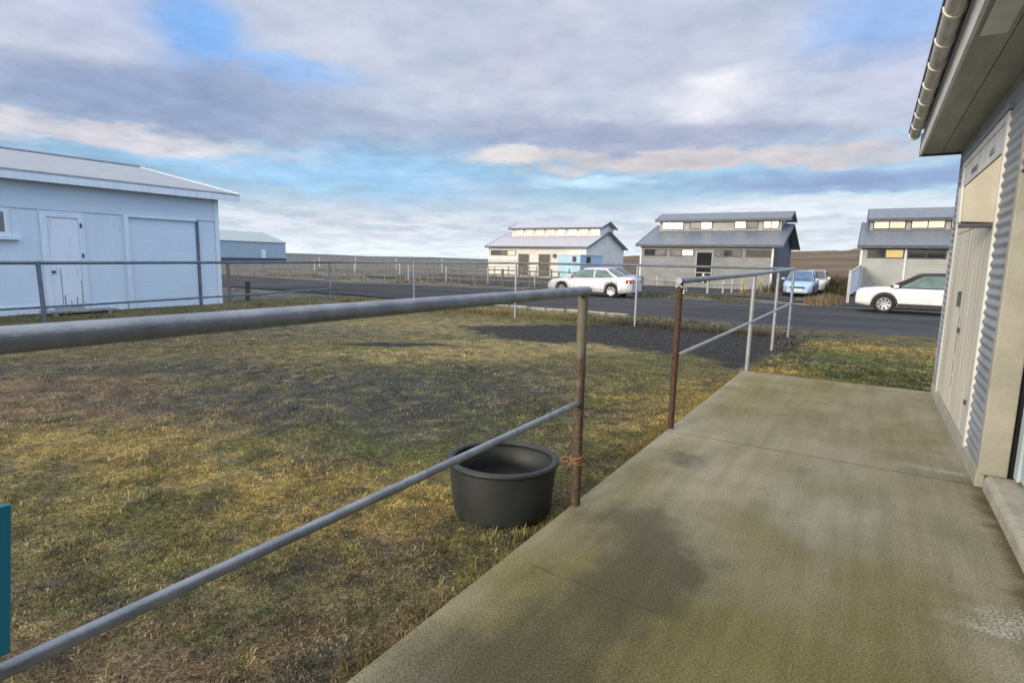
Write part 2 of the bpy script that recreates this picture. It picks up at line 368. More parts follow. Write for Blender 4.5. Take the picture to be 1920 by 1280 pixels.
def wavy(name, pts_lo, pts_hi, z, m):
    """a strip between two polylines y_lo(x), y_hi(x) with ragged edges"""
    xs = np.arange(pts_lo[0][0], pts_lo[-1][0]+.01, .5)
    lo = np.interp(xs,*zip(*pts_lo))+(vnoise(xs,xs*0,.5,31)-.5)*1.0; hi = np.interp(xs,*zip(*pts_hi))+(vnoise(xs,xs*0+9,.35,32)-.5)*1.6
    v = [(x,a,z) for x,a in zip(xs,lo)]+[(x,a,z) for x,a in zip(xs,hi)]; n = len(xs)
    return tag(MB().add(v,[(i,i+1,n+i+1,n+i) for i in range(n-1)]).build(name,m), kind='structure')
wavy('road', [(-75,20.5),(-30,18.8),(-13,18.4),(-4,17.9),(-2.2,15.6),(26,15.8)], [(-75,31),(-30,27.5),(-18,29.5),(-2,29.2),(2,29.8),(26,30)], -.125, M['asphalt'])
wavy('yard', [(-40,37),(-22,34.5),(-9,33.6),(-6,34),(-2.2,31.5),(-1,31),(26,31)], [(-40,50),(-22,50),(-16.5,44.6),(-6,44.6),(-2.6,41.8),(-1,40.9),(26,40.9)], -.121, M['asphalt'])
grid('paddock', -20.5,3.,-3.,17.6,.06, paddock_height, M['soil'], lambda x,y: (lambda c:(c*.93+c.mean(1)[:,None]*.07)*.82)(paddock_colour(x,y)[0]))['kind']='structure'  # soil colour darkened to give depth beneath the blades

# grass: counted by nobody, one object
def scatter(n, x0,x1,y0,y1, dens):
    x = RNG.uniform(x0,x1,n); y = RNG.uniform(y0,y1,n); k = RNG.uniform(0,1,n) < dens(x,y); return x[k],y[k]
def dens_p(x,y):
    d2 = x*x+y*y+2.5
    cl = sst(vnoise(x,y,5.2,41,3),.36,.62)
    return np.clip(15./d2,.05,1)*(.15+.85*cl)*(1-.90*gravel_mask(x,y))
xa,ya = scatter(560000,-13,-1.64,.2,9, dens_p); xb,yb = scatter(260000,-17.2,-1.62,5,15.1, lambda x,y: dens_p(x,y)*1.6)
xc,yc = scatter(52000,-1.55,2.2,9.5,15.3, lambda x,y: .9*(.25+.75*sst(vnoise(x,y,2,42,3),.35,.6)))
xd,yd = scatter(40000,-17,-1.8,15.1,18.2, lambda x,y: .7*sst(vnoise(x,y,1.6,43,3),.35,.62))
x = np.concatenate([xa,xb,xc,xd]); y = np.concatenate([ya,yb,yc,yd]); dist = np.hypot(x,y)
C,_ = paddock_colour(x,y)
C = C*(.42+1.16*sst(vnoise(x,y,15,18,3),.30,.70))[:,None]*RNG.uniform(.6,1.5,len(x))[:,None]
dry = RNG.uniform(0,1,len(x))<.16; C[dry] = C[dry]*.6+STRAW*RNG.uniform(.25,.8,dry.sum())[:,None]
h = (.024+.032*sst(vnoise(x,y,3.1,44,3),.38,.7))*(1+.5*(y>9.4)*(x>-1.6)+.6*(y>15.1)); w = np.clip(.0030+dist*.00045,.003,.010)
tag(blades('grass', x,y,paddock_height(x,y),(C*.93+C.mean(1)[:,None]*.07)*1.22,h*.82,w,1.15), kind='stuff')
# taller straw along the fence feet and the pavement edge
n=2600; y = RNG.uniform(.3,9.5,n); x = -1.66-np.abs(RNG.normal(0,.07,n)); keep = vnoise(x*0,y,1.5,45,3)>.46; x=x[keep]; y=y[keep]
n=5200; x2 = RNG.uniform(-17,-1.6,n); y2 = 15.2+RNG.normal(0,.22,n)
n=1500; x3 = RNG.uniform(-1.45,.8,n); y3 = 9.49+np.abs(RNG.normal(0,.12,n))
x=np.r_[x,x2,x3]; y=np.r_[y,y2,y3]; C,_=paddock_colour(x,y); C=C*.6+GOLD*(RNG.uniform(.15,.5,len(x))*np.where((y>15)&(x>-7.5),.35,1.))[:,None]
tag(blades('edge_grass', x,y,paddock_height(x,y),C,np.where(y>15,.20,.048),np.where(y>15,.012,.005),.55), kind='stuff')
# straw tussocks beyond the road and scrub near the blue car
def tussocks(name, spots, per, h, w, base):
    xs=[];ys=[];cs=[];hs=[]
    for (cx,cy,r) in spots:
        n=int(per*r); a=RNG.uniform(0,6.283,n); q=r*np.sqrt(RNG.uniform(0,1,n)); xs.append(cx+q*np.cos(a)*1.6); ys.append(cy+q*np.sin(a))
        cs.append(base*RNG.uniform(.6,1.35)*RNG.uniform(.6,1.4,n)[:,None]); hs.append(h*RNG.uniform(.7,1.3)*(1.15-q/r*.6))
    x=np.concatenate(xs);y=np.concatenate(ys)
    return tag(blades(name,x,y,np.full(len(x),-.17),np.concatenate(cs),np.concatenate(hs),w,.55), kind='stuff')
sp=[(-5.8+random.gauss(0,.45),36.6+random.gauss(0,.5),.45) for _ in range(9)]+[(-1.9+random.gauss(0,.35),34+random.gauss(0,2.6),.45) for _ in range(15)]
tussocks('dry_grass', sp, 260, .32, .03, np.array((.195,.145,.085)))
sp=[(random.uniform(-48,-20),random.uniform(31,36),random.uniform(.3,.8)) for _ in range(40)]
sp+=[(random.uniform(-72,-18),random.uniform(30,62),random.uniform(.2,.6)) for _ in range(170)]
tussocks('pale_grass', sp, 150, .20, .03, np.array((.24,.195,.125)))
sp=[(random.uniform(-18,-5),random.uniform(30.0,32.8),random.uniform(.3,.6)) for _ in range(75)]
tussocks('verge_grass', sp, 200, .17, .03, np.array((.15,.14,.075)))
sp=[(random.uniform(-38,-22),random.uniform(12,18),random.uniform(.2,.5)) for _ in range(46)]+[(-17.8+random.gauss(0,.5),random.uniform(4,17),.25) for _ in range(50)]
tussocks('dull_grass', sp, 200, .16, .02, np.array((.17,.15,.085)))
sp=[(random.uniform(-5.2,-1.1),random.uniform(42,66),random.uniform(.6,1.2)) for _ in range(60)]+[(random.uniform(-23,-16.8),random.uniform(46,75),random.uniform(.6,1.1)) for _ in range(36)]
tussocks('scrub', sp, 240, .8, .06, np.array((.105,.095,.052)))
# pebbles
mb=MB()
for q in range(2600):
    px=random.uniform(-9,-1.7); py=random.uniform(.5,9); r=random.uniform(.004,.010)*(1 if random.random()<.93 else 1.7)
    if q>260:
        px=random.uniform(-9.2,-1.2); py=random.uniform(10.3,15.2); r=random.uniform(.006,.017)
        if gravel_mask(np.array([px]),np.array([py]))[0]<.3: continue
    px=px; py=py; pz=float(paddock_height(np.array([px]),np.array([py]))[0])+r*.5
    mb.add([(px+r,py,pz),(px-r,py,pz),(px,py+r*.8,pz),(px,py-r*.8,pz),(px,py,pz+r*.7),(px,py,pz-r)],[(0,2,4),(2,1,4),(1,3,4),(3,0,4),(2,0,5),(1,2,5),(3,1,5),(0,3,5)],True)
tag(mb.build('pebbles', mat('pebble',(.13,.13,.135),(.05,.05,.054),14,.85)), kind='stuff')

# hills: brown moor behind the stables, flat lava rim to the left
def hill(name, az0, az1, elev, d0, d1, m, seed, rough=.02):
    az=np.radians(np.arange(az0,az1+.01,.5)); T=np.linspace(0,1,26); A,TT=np.meshgrid(az,T)
    e=np.interp(np.degrees(A),*zip(*elev)); d=d0+(d1-d0)*TT
    x=np.sin(A)*d; y=np.cos(A)*d
    H=1.65+d1*np.tan(np.radians(e))+.17
    z=-.19+H*(TT**1.1)*(1+rough*8*(vnoise(x.ravel(),y.ravel(),8./d1,seed).reshape(x.shape)-.5))+(vnoise(x.ravel(),y.ravel(),30./d1,seed+1,4).reshape(x.shape)-.5)*H*rough*12*TT
    z[-1]=z[-2]-.5
    nx=len(az); ny=len(T); i=np.arange((nx-1)*(ny-1)); a=(i//(nx-1))*nx+i%(nx-1)
    o=npmesh(name,np.c_[x.ravel(),y.ravel(),z.ravel()],np.stack([a,a+1,a+1+nx,a+nx],1)[:,::-1],m,None,True); o['kind']='structure'
M['moor']=mat('heather_moor',(.21,.145,.10),(.115,.095,.065),.035,.95,detail=8,bump=.8,bscale=.4,spec=.1)
M['moor'].node_tree.nodes['Bump'].inputs['Distance'].default_value=2
M['lava']=mat('lava_plain',(.135,.140,.140),(.100,.105,.108),.006,.95,detail=8,spec=.1)
hill('hills',-27,40,[(-27,.02),(-24,.4),(-20,.66),(-12,1.0),(-3.6,1.45),(-1,1.65),(4,1.8),(40,1.9)],75,420,M['moor'],51)
hill('far_hills',-95,-26,[(-95,.2),(-56,.22),(-50,.16),(-46,.06),(-40,.1),(-36,.04),(-26,.02)],900,2600,M['lava'],61,.01)

# ------------------------------------------------------------------ pavement (concrete walkway)
def walk_mat():
    m,g,b,pos = newmat('mossy_concrete')
    sep=g.new('ShaderNodeSeparateXYZ'); g.put(sep.inputs[0],pos)
    w1=g.m('SUBTRACT',g.noise(pos,1.4,5),.5); w2=g.m('SUBTRACT',g.noise(g.scalev(pos,(1,1,3.7)),1.7,5),.5)
    wn=g.noise(g.scalev(pos,(1.3,.9,2)),1.1,5,.6)
    X=g.m('ADD',sep.outputs[0],g.m('MULTIPLY',w1,.7)); Y=g.m('ADD',sep.outputs[1],g.m('MULTIPLY',w2,1.0))
    def blob(x,y,rx,ry):
        u=g.m('DIVIDE',g.m('SUBTRACT',X,x),rx); v=g.m('DIVIDE',g.m('SUBTRACT',Y,y),ry)
        return g.m('EXPONENT',g.m('MULTIPLY',g.m('ADD',g.m('MULTIPLY',u,u),g.m('MULTIPLY',v,v)),-1.))
    fine=g.noise(pos,105,5,.7); med=g.noise(pos,70,4); fb=g.noise(pos,2.6,8,.68); fb2=g.noise(g.scalev(pos,(1.4,.8,1)),3.4,8,.7)
    c=g.mix(g.ss(wn,.35,.65),(.325,.296,.218),(.25,.23,.155))
    c=g.mix(g.ss(g.noise(g.scalev(pos,(.9,.6,1)),.75,4),.46,.62),c,g.mix(.5,c,(.40,.375,.32)))
    moss=0.
    for q in [(-.5,8.2,.7,1.7,.7),(.45,6.5,.28,.9,.75),(.25,3.4,.36,.7,.9),(-.45,3.6,.3,.6,.55),(-1.2,2.6,.45,.5,.7),(-.9,1.7,.8,.9,.7),(-1.15,6.6,.5,1.2,.45),(-.2,2.4,.5,.8,.6),(.3,2.2,.5,.6,.5),(-.2,9.0,.9,.5,.5),(-1.4,4.2,.25,1.2,.6),(-.7,2.0,.9,.5,.6),(.1,1.8,.8,.6,.5),(-1.3,8.5,.3,1.2,.6)]:
        moss=g.m('ADD',moss,g.m('MULTIPLY',blob(*q[:4]),q[4]))
    mm=g.ss(g.m('ADD',moss,g.m('MULTIPLY',g.m('SUBTRACT',fb,.5),1.15)),-.12,1.15)
    c=g.mix(g.m('MULTIPLY',mm,g.m('ADD',.58,g.m('MULTIPLY',g.ss(med,.35,.65),.34))),c,(.165,.143,.034))
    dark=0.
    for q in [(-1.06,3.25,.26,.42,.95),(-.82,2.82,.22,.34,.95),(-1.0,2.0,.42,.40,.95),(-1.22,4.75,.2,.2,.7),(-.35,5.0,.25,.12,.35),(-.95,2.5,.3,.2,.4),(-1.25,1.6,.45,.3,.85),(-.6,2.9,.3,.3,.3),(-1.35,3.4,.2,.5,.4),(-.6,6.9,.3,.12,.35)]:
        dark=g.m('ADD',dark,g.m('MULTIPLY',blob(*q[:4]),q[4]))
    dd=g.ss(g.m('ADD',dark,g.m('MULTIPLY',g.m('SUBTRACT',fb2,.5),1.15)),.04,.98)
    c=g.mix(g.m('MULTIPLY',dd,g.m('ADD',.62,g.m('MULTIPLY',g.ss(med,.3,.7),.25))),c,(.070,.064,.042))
    jn=g.m('SUBTRACT',1,g.ss(g.m('ABSOLUTE',g.m('SUBTRACT',g.m('ADD',sep.outputs[1],g.m('MULTIPLY',g.m('SUBTRACT',fb2,.5),.05)),5.5)),.004,.028))
    c=g.mix(g.m('MULTIPLY',jn,.4),c,(.06,.052,.035))
    vein=g.noise(g.scalev(pos,(1,1,1)),1.3,3,.5); vn=g.m('SUBTRACT',1,g.ss(g.m('ABSOLUTE',g.m('SUBTRACT',vein,.47)),.0,.004))
    c=g.mix(g.m('MULTIPLY',g.m('MULTIPLY',vn,g.ss(fb,.45,.6)),.5),c,(.08,.07,.05))
    # moss and leaf litter in the corner by the wall
    e=g.m('ADD',sep.outputs[0],g.m('MULTIPLY',g.m('SUBTRACT',g.noise(g.scalev(pos,(1,1.6,1)),2.2,5),.5),.42))
    lit=g.m('MULTIPLY',g.ss(e,.70,.86),g.m('SUBTRACT',1,g.ss(sep.outputs[1],5.1,5.9)))
    c=g.mix(g.m('MULTIPLY',lit,.9),c,g.mix(g.ss(med,.4,.6),(.075,.062,.022),(.13,.085,.045)))
    # pale lime streaks, cracks
    lime=g.m('MULTIPLY',g.m('ADD',blob(.66,5.75,.2,.06),blob(.66,3.4,.16,.08)),g.ss(med,.42,.55))
    c=g.mix(g.m('MULTIPLY',lime,.8),c,(.58,.56,.52))
    cy=g.m('ADD',sep.outputs[1],g.m('ADD',g.m('MULTIPLY',w2,.16),g.m('MULTIPLY',sep.outputs[0],.05)))
    cr=g.m('SUBTRACT',1,g.ss(g.m('ABSOLUTE',g.m('SUBTRACT',cy,2.48)),.004,.020))
    cr=g.m('MULTIPLY',cr,g.m('MULTIPLY',g.m('SUBTRACT',1,g.ss(sep.outputs[0],-.8,-.6)),g.ss(sep.outputs[0],-1.5,-1.3)))
    c=g.mix(g.m('MULTIPLY',g.m('MULTIPLY',cr,g.ss(fb2,.36,.6)),.7),c,(.07,.06,.035))
    c=g.mix(1.,c,g.mix(g.ss(fine,.3,.7),(.50,.50,.49),(1.48,1.47,1.46)),'MULTIPLY')
    c=g.mix(1.,c,g.mix(g.ss(med,.3,.7),(.92,.92,.92),(1.07,1.07,1.07)),'MULTIPLY')
    grit=g.ss(g.noise(pos,160,2,.5),.66,.74); c=g.mix(g.m('MULTIPLY',grit,.55),c,(.09,.085,.07))
    tr=g.noise(g.scalev(pos,(9,.7,1)),1.2,5,.6); c=g.mix(1.,c,g.mix(g.ss(tr,.3,.7),(.90,.90,.89),(1.09,1.09,1.09)),'MULTIPLY')
    g.put(b.inputs['Base Color'],c); b.inputs['Roughness'].default_value=.88; b.inputs['Specular IOR Level'].default_value=.25
    bn=g.new('ShaderNodeBump'); bn.inputs['Strength'].default_value=.35; bn.inputs['Distance'].default_value=.005
    g.put(bn.inputs['Height'],fine); g.put(b.inputs['Normal'],bn.outputs[0]); return m
mb=MB()
for (y0,y1) in [(-4,.2),(.21,5.492),(5.499,9.45)]: mb.box(-1.6,.9,y0,y1,-.35,0)
o=mb.build('pavement',walk_mat(),bevel=.005); o['kind']='structure'

# ------------------------------------------------------------------ metal fences
XN=-1.58
t=thing('metal_fence',(XN,3.4,0),'grey pipe fence nearest the camera, ending at the rusty post beside the tub','fence')
MB().tube([(XN,3.4,-.1),(XN,3.4,1.45)],.033,16).build('post',M['post_rust'],t)
MB().tube([(XN,.32,-.1),(XN,.32,1.43)],.033,16).build('post',M['post_rust'],t)
MB().tube([(XN,-3.,-.1),(XN,-3.,1.43)],.033,16).build('post',M['post_rust'],t)
MB().tube([(XN,-3.2,1.452),(XN,.5,1.455),(XN,3.47,1.458)],.031,20,False).build('top_rail',M['galv'],t)
MB().tube([(XN,3.43,1.458),(XN,3.464,1.458)],.029,16).build('pipe_end',M['black'],t)
MB().tube([(XN,-3.2,.70),(XN,.5,.708),(XN,3.38,.716)],.0195,16).build('lower_rail',M['galv'],t)
t=thing('metal_fence',(XN,9.8,0),'pipe fence along the far pavement edge, starting at a dark brown post','fence')
for y,z1,m,r,z0 in [(5.62,1.50,'post_brown',.032,0),(9.78,1.50,'galv_light',.032,0),(12.5,1.53,'galv_light',.03,-.12),(15.1,1.60,'galv',.032,-.12)]:
    MB().tube([(XN-.01,y,z0-.05),(XN,y,z1)],r,14).build('post',M[m],t)
MB().tube([(XN,5.56,1.482),(XN,9.8,1.51),(XN,15.2,1.578)],.031,16).build('top_rail',M['galv'],t)
MB().tube([(XN+.01,5.65,.745),(XN+.01,9.8,.75),(XN+.01,15.1,.775)],.02,12).build('lower_rail',M['galv_light'],t)
mb=MB(); mb.tube([(XN+.035*math.cos(a)*1.05,5.62+.037*math.sin(a),1.43+.012*math.sin(3*a)) for a in np.linspace(0,6.4,20)],.007,6)
mb.tube([(XN+.036,5.6,1.43),(XN+.05,5.585,1.40),(XN+.045,5.58,1.36)],.006,6); mb.tube([(XN+.036,5.61,1.43),(XN+.06,5.64,1.41),(XN+.055,5.66,1.38)],.006,6)
tag(mb.build('cord',M['white_twine']),'white cord knotted round the top of the brown fence post','cord')
mb=MB()
for q,zz in enumerate((.305,.322,.338)):
    mb.tube([(XN+(.041)*math.cos(a),3.4+.041*math.sin(a),zz+.008*math.sin(2*a+q)) for a in np.linspace(0,6.35,22)],.008,6)
mb.tube([(XN-.04,3.385,.32),(XN-.075,3.37,.335),(XN-.10,3.36,.32),(XN-.085,3.35,.30),(XN-.05,3.37,.31)],.008,6)
mb.tube([(XN-.02,3.36,.32),(XN-.03,3.34,.295),(XN-.035,3.335,.26)],.006,6)
tag(mb.build('twine',M['twine']),'orange twine wound round the rusty fence post above the tub','twine')
mb=MB().prism([(-.75,.765),(.399,.765),(.4275,1.103),(-.75,1.103)],'x',-1.553,-1.538)
t=thing('panel',(-1.55,-.1,.765),'turquoise plastic panel hung on the near fence at the left edge','panel')
mb.build('sheet',M['turquoise'],t,bevel=.004)

corner=(XN,15.15); far=(-17.35,14.75)
def along(u): return (corner[0]+(far[0]-corner[0])*u, corner[1]+(far[1]-corner[1])*u)
t=thing('metal_fence',(-9,15,-.1),'pipe fence with wire netting closing the far end of the paddock','fence')
ups=[.243,.485,.74,1.]
for i,u in enumerate(ups):
    x,y=along(u); MB().tube([(x,y,-.2),(x,y,1.58-.16*max(0,u-.4)/.6)],.032,12).build('post',M['galv_light'] if i<2 else M['galv'],t)
pts=[(*along(u),1.58-.16*max(0,u-.4)/.6) for u in (0,.25,.5,.75,1.)]
MB().tube(pts,.032,12).build('top_rail',M['galv_dark'],t)
mb=MB()
for z in (.12,.3,.5,.72,.98,1.25):
    mb.tube([(*along(u),z-.1+.02*math.sin(u*40)) for u in np.linspace(0,1,30)],.005,4,False)
for k in range(100):
    x,y=along(k/100.); mb.tube([(x,y,.0),(x,y,1.15)],.0035,4,False)
mb.build('wire_netting',M['wire'],t)
t=thing('metal_fence',(-17.3,8,-.1),'blue-grey pipe fence running in front of the white garage','fence')
for y,m,zb in [(-1.,'galv_dark',-.2),(5.78,'galv_dark',-.2),(10.66,'red_post',-.2)]:
    MB().tube([(-17.2,y,zb),(-17.3,y,1.34+.006*y)],.05,12).build('post',M[m],t)
MB().tube([(-17.3,-3,1.30),(-17.3,6,1.335),(-17.3,14.75,1.42)],.042,12).build('top_rail',M['galv_dark'],t)
MB().tube([(-17.28,-3,.20),(-17.28,6,.25),(-17.28,11,.33),(-17.28,14.75,.42)],.03,12).build('lower_rail',M['galv_dark'],t)

# ------------------------------------------------------------------ tub
TC=(-2.08,3.25,-.105)
t=thing('tub',TC,'black round plastic tub standing on the grass under the near fence rail','tub')
fn=lambda a,z: 1+.035*(z/.38)*math.cos(2*(a-.25))
MB().lathe([(0,.0),(.315,.0),(.336,.012),(.345,.05),(.356,.2),(.366,.35),(.366,.372),(.352,.372),(.340,.2),(.318,.045),(.0,.035)],TC,64,fn).build('shell',M['tub'],t)
MB().lathe([(.360+.026*math.cos(a),.372+.020*math.sin(a)) for a in np.linspace(0,2*math.pi,13)],TC,64,fn).build('rim',M['tub'],t)

# ------------------------------------------------------------------ near building on the right
XW=.83
t=thing('stable',(XW,2,0),'corrugated grey stable with cream doors and a white gutter beside the pavement','building')
def corrug(y0,y1,z0,z1):
    zs=np.arange(z0,z1+.001,.08/10); v=[];f=[]
    for z in zs:
        x=XW-.0075*math.sin(2*math.pi*z/.08); v+=[(x,y0,z),(x,y1,z)]
    for i in range(len(zs)-1): f.append((2*i,2*i+2,2*i+3,2*i+1))
    return v,f
mb=MB()
for a in [(8.98,9.45,.13,3.16),(5.5,6.2,.13,3.16),(6.2,8.98,2.93,3.16),(-6,5.5,2.35,3.16)]: mb.add(*corrug(*a),True)
wall=mb.build('corrugated_wall',M['corr'],t)
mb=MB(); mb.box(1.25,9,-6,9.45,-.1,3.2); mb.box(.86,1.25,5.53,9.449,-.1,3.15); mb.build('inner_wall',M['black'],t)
mb=MB(); mb.box(.822,.85,9.44,9.462,.0,3.15); mb.build('corner_flashing',M['corr'],t)
mb=MB(); mb.box(.815,.875,5.49,9.45,-.05,.128); mb.build('plinth',M['pillar'],t,bevel=.008)
# reveal of the wide doorway: face seen from the pavement
mb=MB(); mb.box(.822,1.0,5.47,5.56,.10,3.1); mb.build('door_reveal',M['pillar'],t,bevel=.01)
mb=MB(); mb.box(1.03,1.08,2.6,5.34,.16,2.3); dl=mb.build('sliding_door',M['blue_door'],t,bevel=.006)
mb=MB(); mb.box(1.012,1.032,2.6,5.36,.9,.98); mb.box(1.012,1.032,5.26,5.365,.15,2.31); mb.build('door_frame',M['blue_door'],dl)
mb=MB(); mb.box(.86,1.6,-3,5.455,-.05,.118); s=mb.build('door_sill',M['sill'],t,bevel=.035)
# double half-door with projecting upper hatch
mb=MB(); mb.box(.813,.85,8.86,8.98,.10,2.93); mb.box(.813,.85,6.2,6.30,.10,2.93); mb.box(.813,.85,6.30,8.86,2.86,2.93); mb.build('door_frame',M['white_trim'],t,bevel=.005)
mb=MB(); mb.box(.80,.86,6.14,9.04,2.932,2.972); mb.build('flashing',M['corr'],t)
M['board_door']=clad('cream_board_door',(.68,.645,.56),(.52,.48,.39),.22,1,.5,.7)
M['board_hatch']=mat('cream_hatch',(.56,.52,.43),(.48,.44,.36),3,.65,bump=.1,bscale=20)
for (y0,y1) in [(6.31,7.555),(7.575,8.85)]:
    d=MB().box(.82,.85,y0,y1,.15,2.06).build('lower_door',M['board_door'],t,bevel=.004)
    if y0<7:
        MB().box(.798,.82,7.42,7.50,1.0,1.05).build('latch',M['trim_dark'],d); MB().box(.80,.82,6.4,6.45,.45,.49).build('hinge',M['trim_dark'],d)
    else:
        MB().box(.79,.82,7.66,7.71,1.26,1.42).build('handle',M['trim_dark'],d)
        for zz,hh in [(.42,.10),(.55,.14),(.76,.22),(1.03,.12)]: MB().box(.8165,.82,7.58,7.595,zz,zz+hh).build('rust_streak',M['rust_mark'],d)
MB().box(.822,.848,6.32,8.84,2.07,2.60).build('upper_door',M['board_door'],t)
hv=[(.60,2.055),(.592,2.335),(.70,2.46),(.821,2.60),(.821,2.045)]
hd=MB().prism(hv,'y',6.27,6.46).build('upper_hatch',M['board_hatch'],t,bevel=.004)
MB().prism([(.582,2.05),(.575,2.35),(.5905,2.35),(.5985,2.05)],'y',6.262,6.468).build('hatch_edge',M['white_trim'],hd)
MB().box(.60,.821,6.255,6.465,2.012,2.040).build('hatch_shadow_strip',M['trim_dark'],hd)  # dark strip added for the shadow line below the hatch
tr=MB().box(.822,.845,6.31,8.85,2.625,2.855).build('transom_board',M['white_trim'],t)
for a,b_ in ((7.75,8.15),(6.75,7.0)): MB().box(.815,.8215,a,b_,2.69,2.74).build('vent_slot',M['plank'],tr)
# eaves
mb=MB(); mb.box(.415,.612,-6,9.55,3.15,3.175); mb.box(.62,.84,-6,9.55,3.153,3.178); mb.build('soffit',M['soffit'],t)
mb=MB(); mb.box(.388,.414,-6,9.56,3.135,3.40); mb.build('fascia',M['white_trim'],t,bevel=.004)
mb=MB(); mb.box(.38,.86,9.55,9.572,3.125,3.42); mb.build('barge_board',M['trim_dark'],t)
mb=MB(); mb.box(.44,.58,-6,4.9,3.135,3.149); mb.build('soffit_batten',M['white_trim'],t)
prof=[(.300+.058*math.cos(a),3.385+.062*math.sin(a)) for a in np.linspace(math.pi,2*math.pi,13)]
prof2=[(.300+.052*math.cos(a),3.385+.056*math.sin(a)) for a in np.linspace(2*math.pi,math.pi,13)]
gut=MB().prism(prof+prof2,'y',-6,9.44).build('gutter',M['gutter'],t)
MB().prism(prof,'y',9.44,9.448).build('end_cap',M['gutter'],gut)
for k in range(25):
    y=9.36-k*.62
    pa=[(.300+.067*math.cos(a),3.385+.071*math.sin(a)) for a in np.linspace(math.pi*.97,2*math.pi,13)]
    pb=[(.300+.058*math.cos(a),3.385+.062*math.sin(a)) for a in np.linspace(2*math.pi,math.pi*.97,13)]
    MB().prism(pa+pb,'y',y-.016,y+.016).build('bracket',M['bracket'],gut)
mb=MB(); mb.prism([(.235,3.475),(4.6,4.55),(9.3,3.40),(9.3,3.36),(4.6,4.50),(.235,3.445)],'y',-6.1,9.6); mb.build('roof',M['roof_dark'],t)

# ------------------------------------------------------------------ white garage on the left
XG=-19.5
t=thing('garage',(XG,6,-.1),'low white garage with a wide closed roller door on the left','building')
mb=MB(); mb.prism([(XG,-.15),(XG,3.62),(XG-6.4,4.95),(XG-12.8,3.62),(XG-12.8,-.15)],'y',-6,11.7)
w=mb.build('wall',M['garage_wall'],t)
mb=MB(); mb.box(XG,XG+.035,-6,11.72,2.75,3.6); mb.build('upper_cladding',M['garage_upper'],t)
mb=MB(); mb.box(XG-.05,XG+.06,11.60,11.74,-.1,3.55); mb.build('corner_board',M['white_paint'],t)
for a,b_ in ((-6,6.60),(7.68,8.68),(11.02,11.59)): MB().box(XG+.002,XG+.055,a,b_,-.15,.10).build('plinth',M['white_paint'],t)
# roller door framed by boards standing proud, shutter set back
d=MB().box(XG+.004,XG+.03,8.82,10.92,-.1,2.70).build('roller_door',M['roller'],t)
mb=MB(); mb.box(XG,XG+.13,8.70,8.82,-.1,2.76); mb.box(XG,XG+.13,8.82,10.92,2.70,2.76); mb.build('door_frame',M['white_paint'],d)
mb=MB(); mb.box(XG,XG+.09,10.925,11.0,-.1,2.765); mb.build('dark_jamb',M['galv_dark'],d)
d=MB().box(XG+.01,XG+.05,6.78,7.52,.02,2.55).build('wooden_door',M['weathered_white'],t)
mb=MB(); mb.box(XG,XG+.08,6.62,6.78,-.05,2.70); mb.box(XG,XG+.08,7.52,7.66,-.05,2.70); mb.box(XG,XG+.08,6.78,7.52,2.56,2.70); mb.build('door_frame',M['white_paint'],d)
for zz in (2.30,1.45): MB().box(XG+.08,XG+.10,7.55,7.60,zz,zz+.12).build('hinge',M['trim_dark'],d)
MB().box(XG+.05,XG+.10,6.80,6.88,1.02,1.08).build('handle',M['trim_dark'],d)
for a,b_,hh in [(7.05,7.08,.35),(7.2,7.22,.2),(7.34,7.37,.28),(7.48,7.50,.75),(7.1,7.45,.06),(7.0,7.02,1.1)]: MB().box(XG+.05,XG+.053,a,b_,.04,.04+hh).build('bare_wood',M['plank'],d)
wd=MB().box(XG+.005,XG+.05,4.55,5.98,1.98,2.70).build('window',M['white_paint'],t)
MB().box(XG+.03,XG+.055,4.65,5.86,2.10,2.62).build('pane',M['pane_mid'],wd)
MB().box(XG+.0,XG+.16,4.4,6.15,1.90,1.97).build('sill',M['white_paint'],wd)
# roof with fascia
mb=MB(); e=.42
mb.prism([(XG+e,3.72),(XG-6.4,5.10),(XG-12.8-e,3.72),(XG-12.8-e,3.66),(XG-6.4,5.03),(XG+e,3.66)],'y',-6.4,12.30); mb.build('roof',M['roof_lilac'],t)
mb=MB(); mb.box(XG+e-.03,XG+e,-6.4,12.30,3.46,3.655); mb.build('fascia',M['white_paint'],t)
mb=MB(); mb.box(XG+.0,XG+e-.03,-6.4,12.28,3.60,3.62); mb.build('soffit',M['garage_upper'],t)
mb=MB(); mb.prism([(XG+e+.01,3.50),(XG+e+.01,3.745),(XG-6.4,5.125),(XG-6.4,4.93)],'y',12.30,12.33); mb.prism([(XG-12.8-e,3.50),(XG-6.4,4.93),(XG-6.4,5.125),(XG-12.8-e,3.745)],'y',12.30,12.33); mb.build('barge_board',M['white_paint'],t)
mb=MB(); mb.box(XG-6.55,XG-6.25,-6.4,12.31,5.09,5.14); mb.build('ridge_cap',M['roof_lilac'],t)
t=thing('step',(-18.8,7.0,-.1),'low grey plank step lying before the wooden garage door','step')
for k in range(3): MB().box(-18.95+k*.19,-18.79+k*.19,6.25,7.95,-.02,.02).build('plank',M['plank'],t)
for a in (6.4,7.7): MB().box(-18.92,-18.42,a,a+.1,-.12,-.021).build('bearer',M['plank'],t)

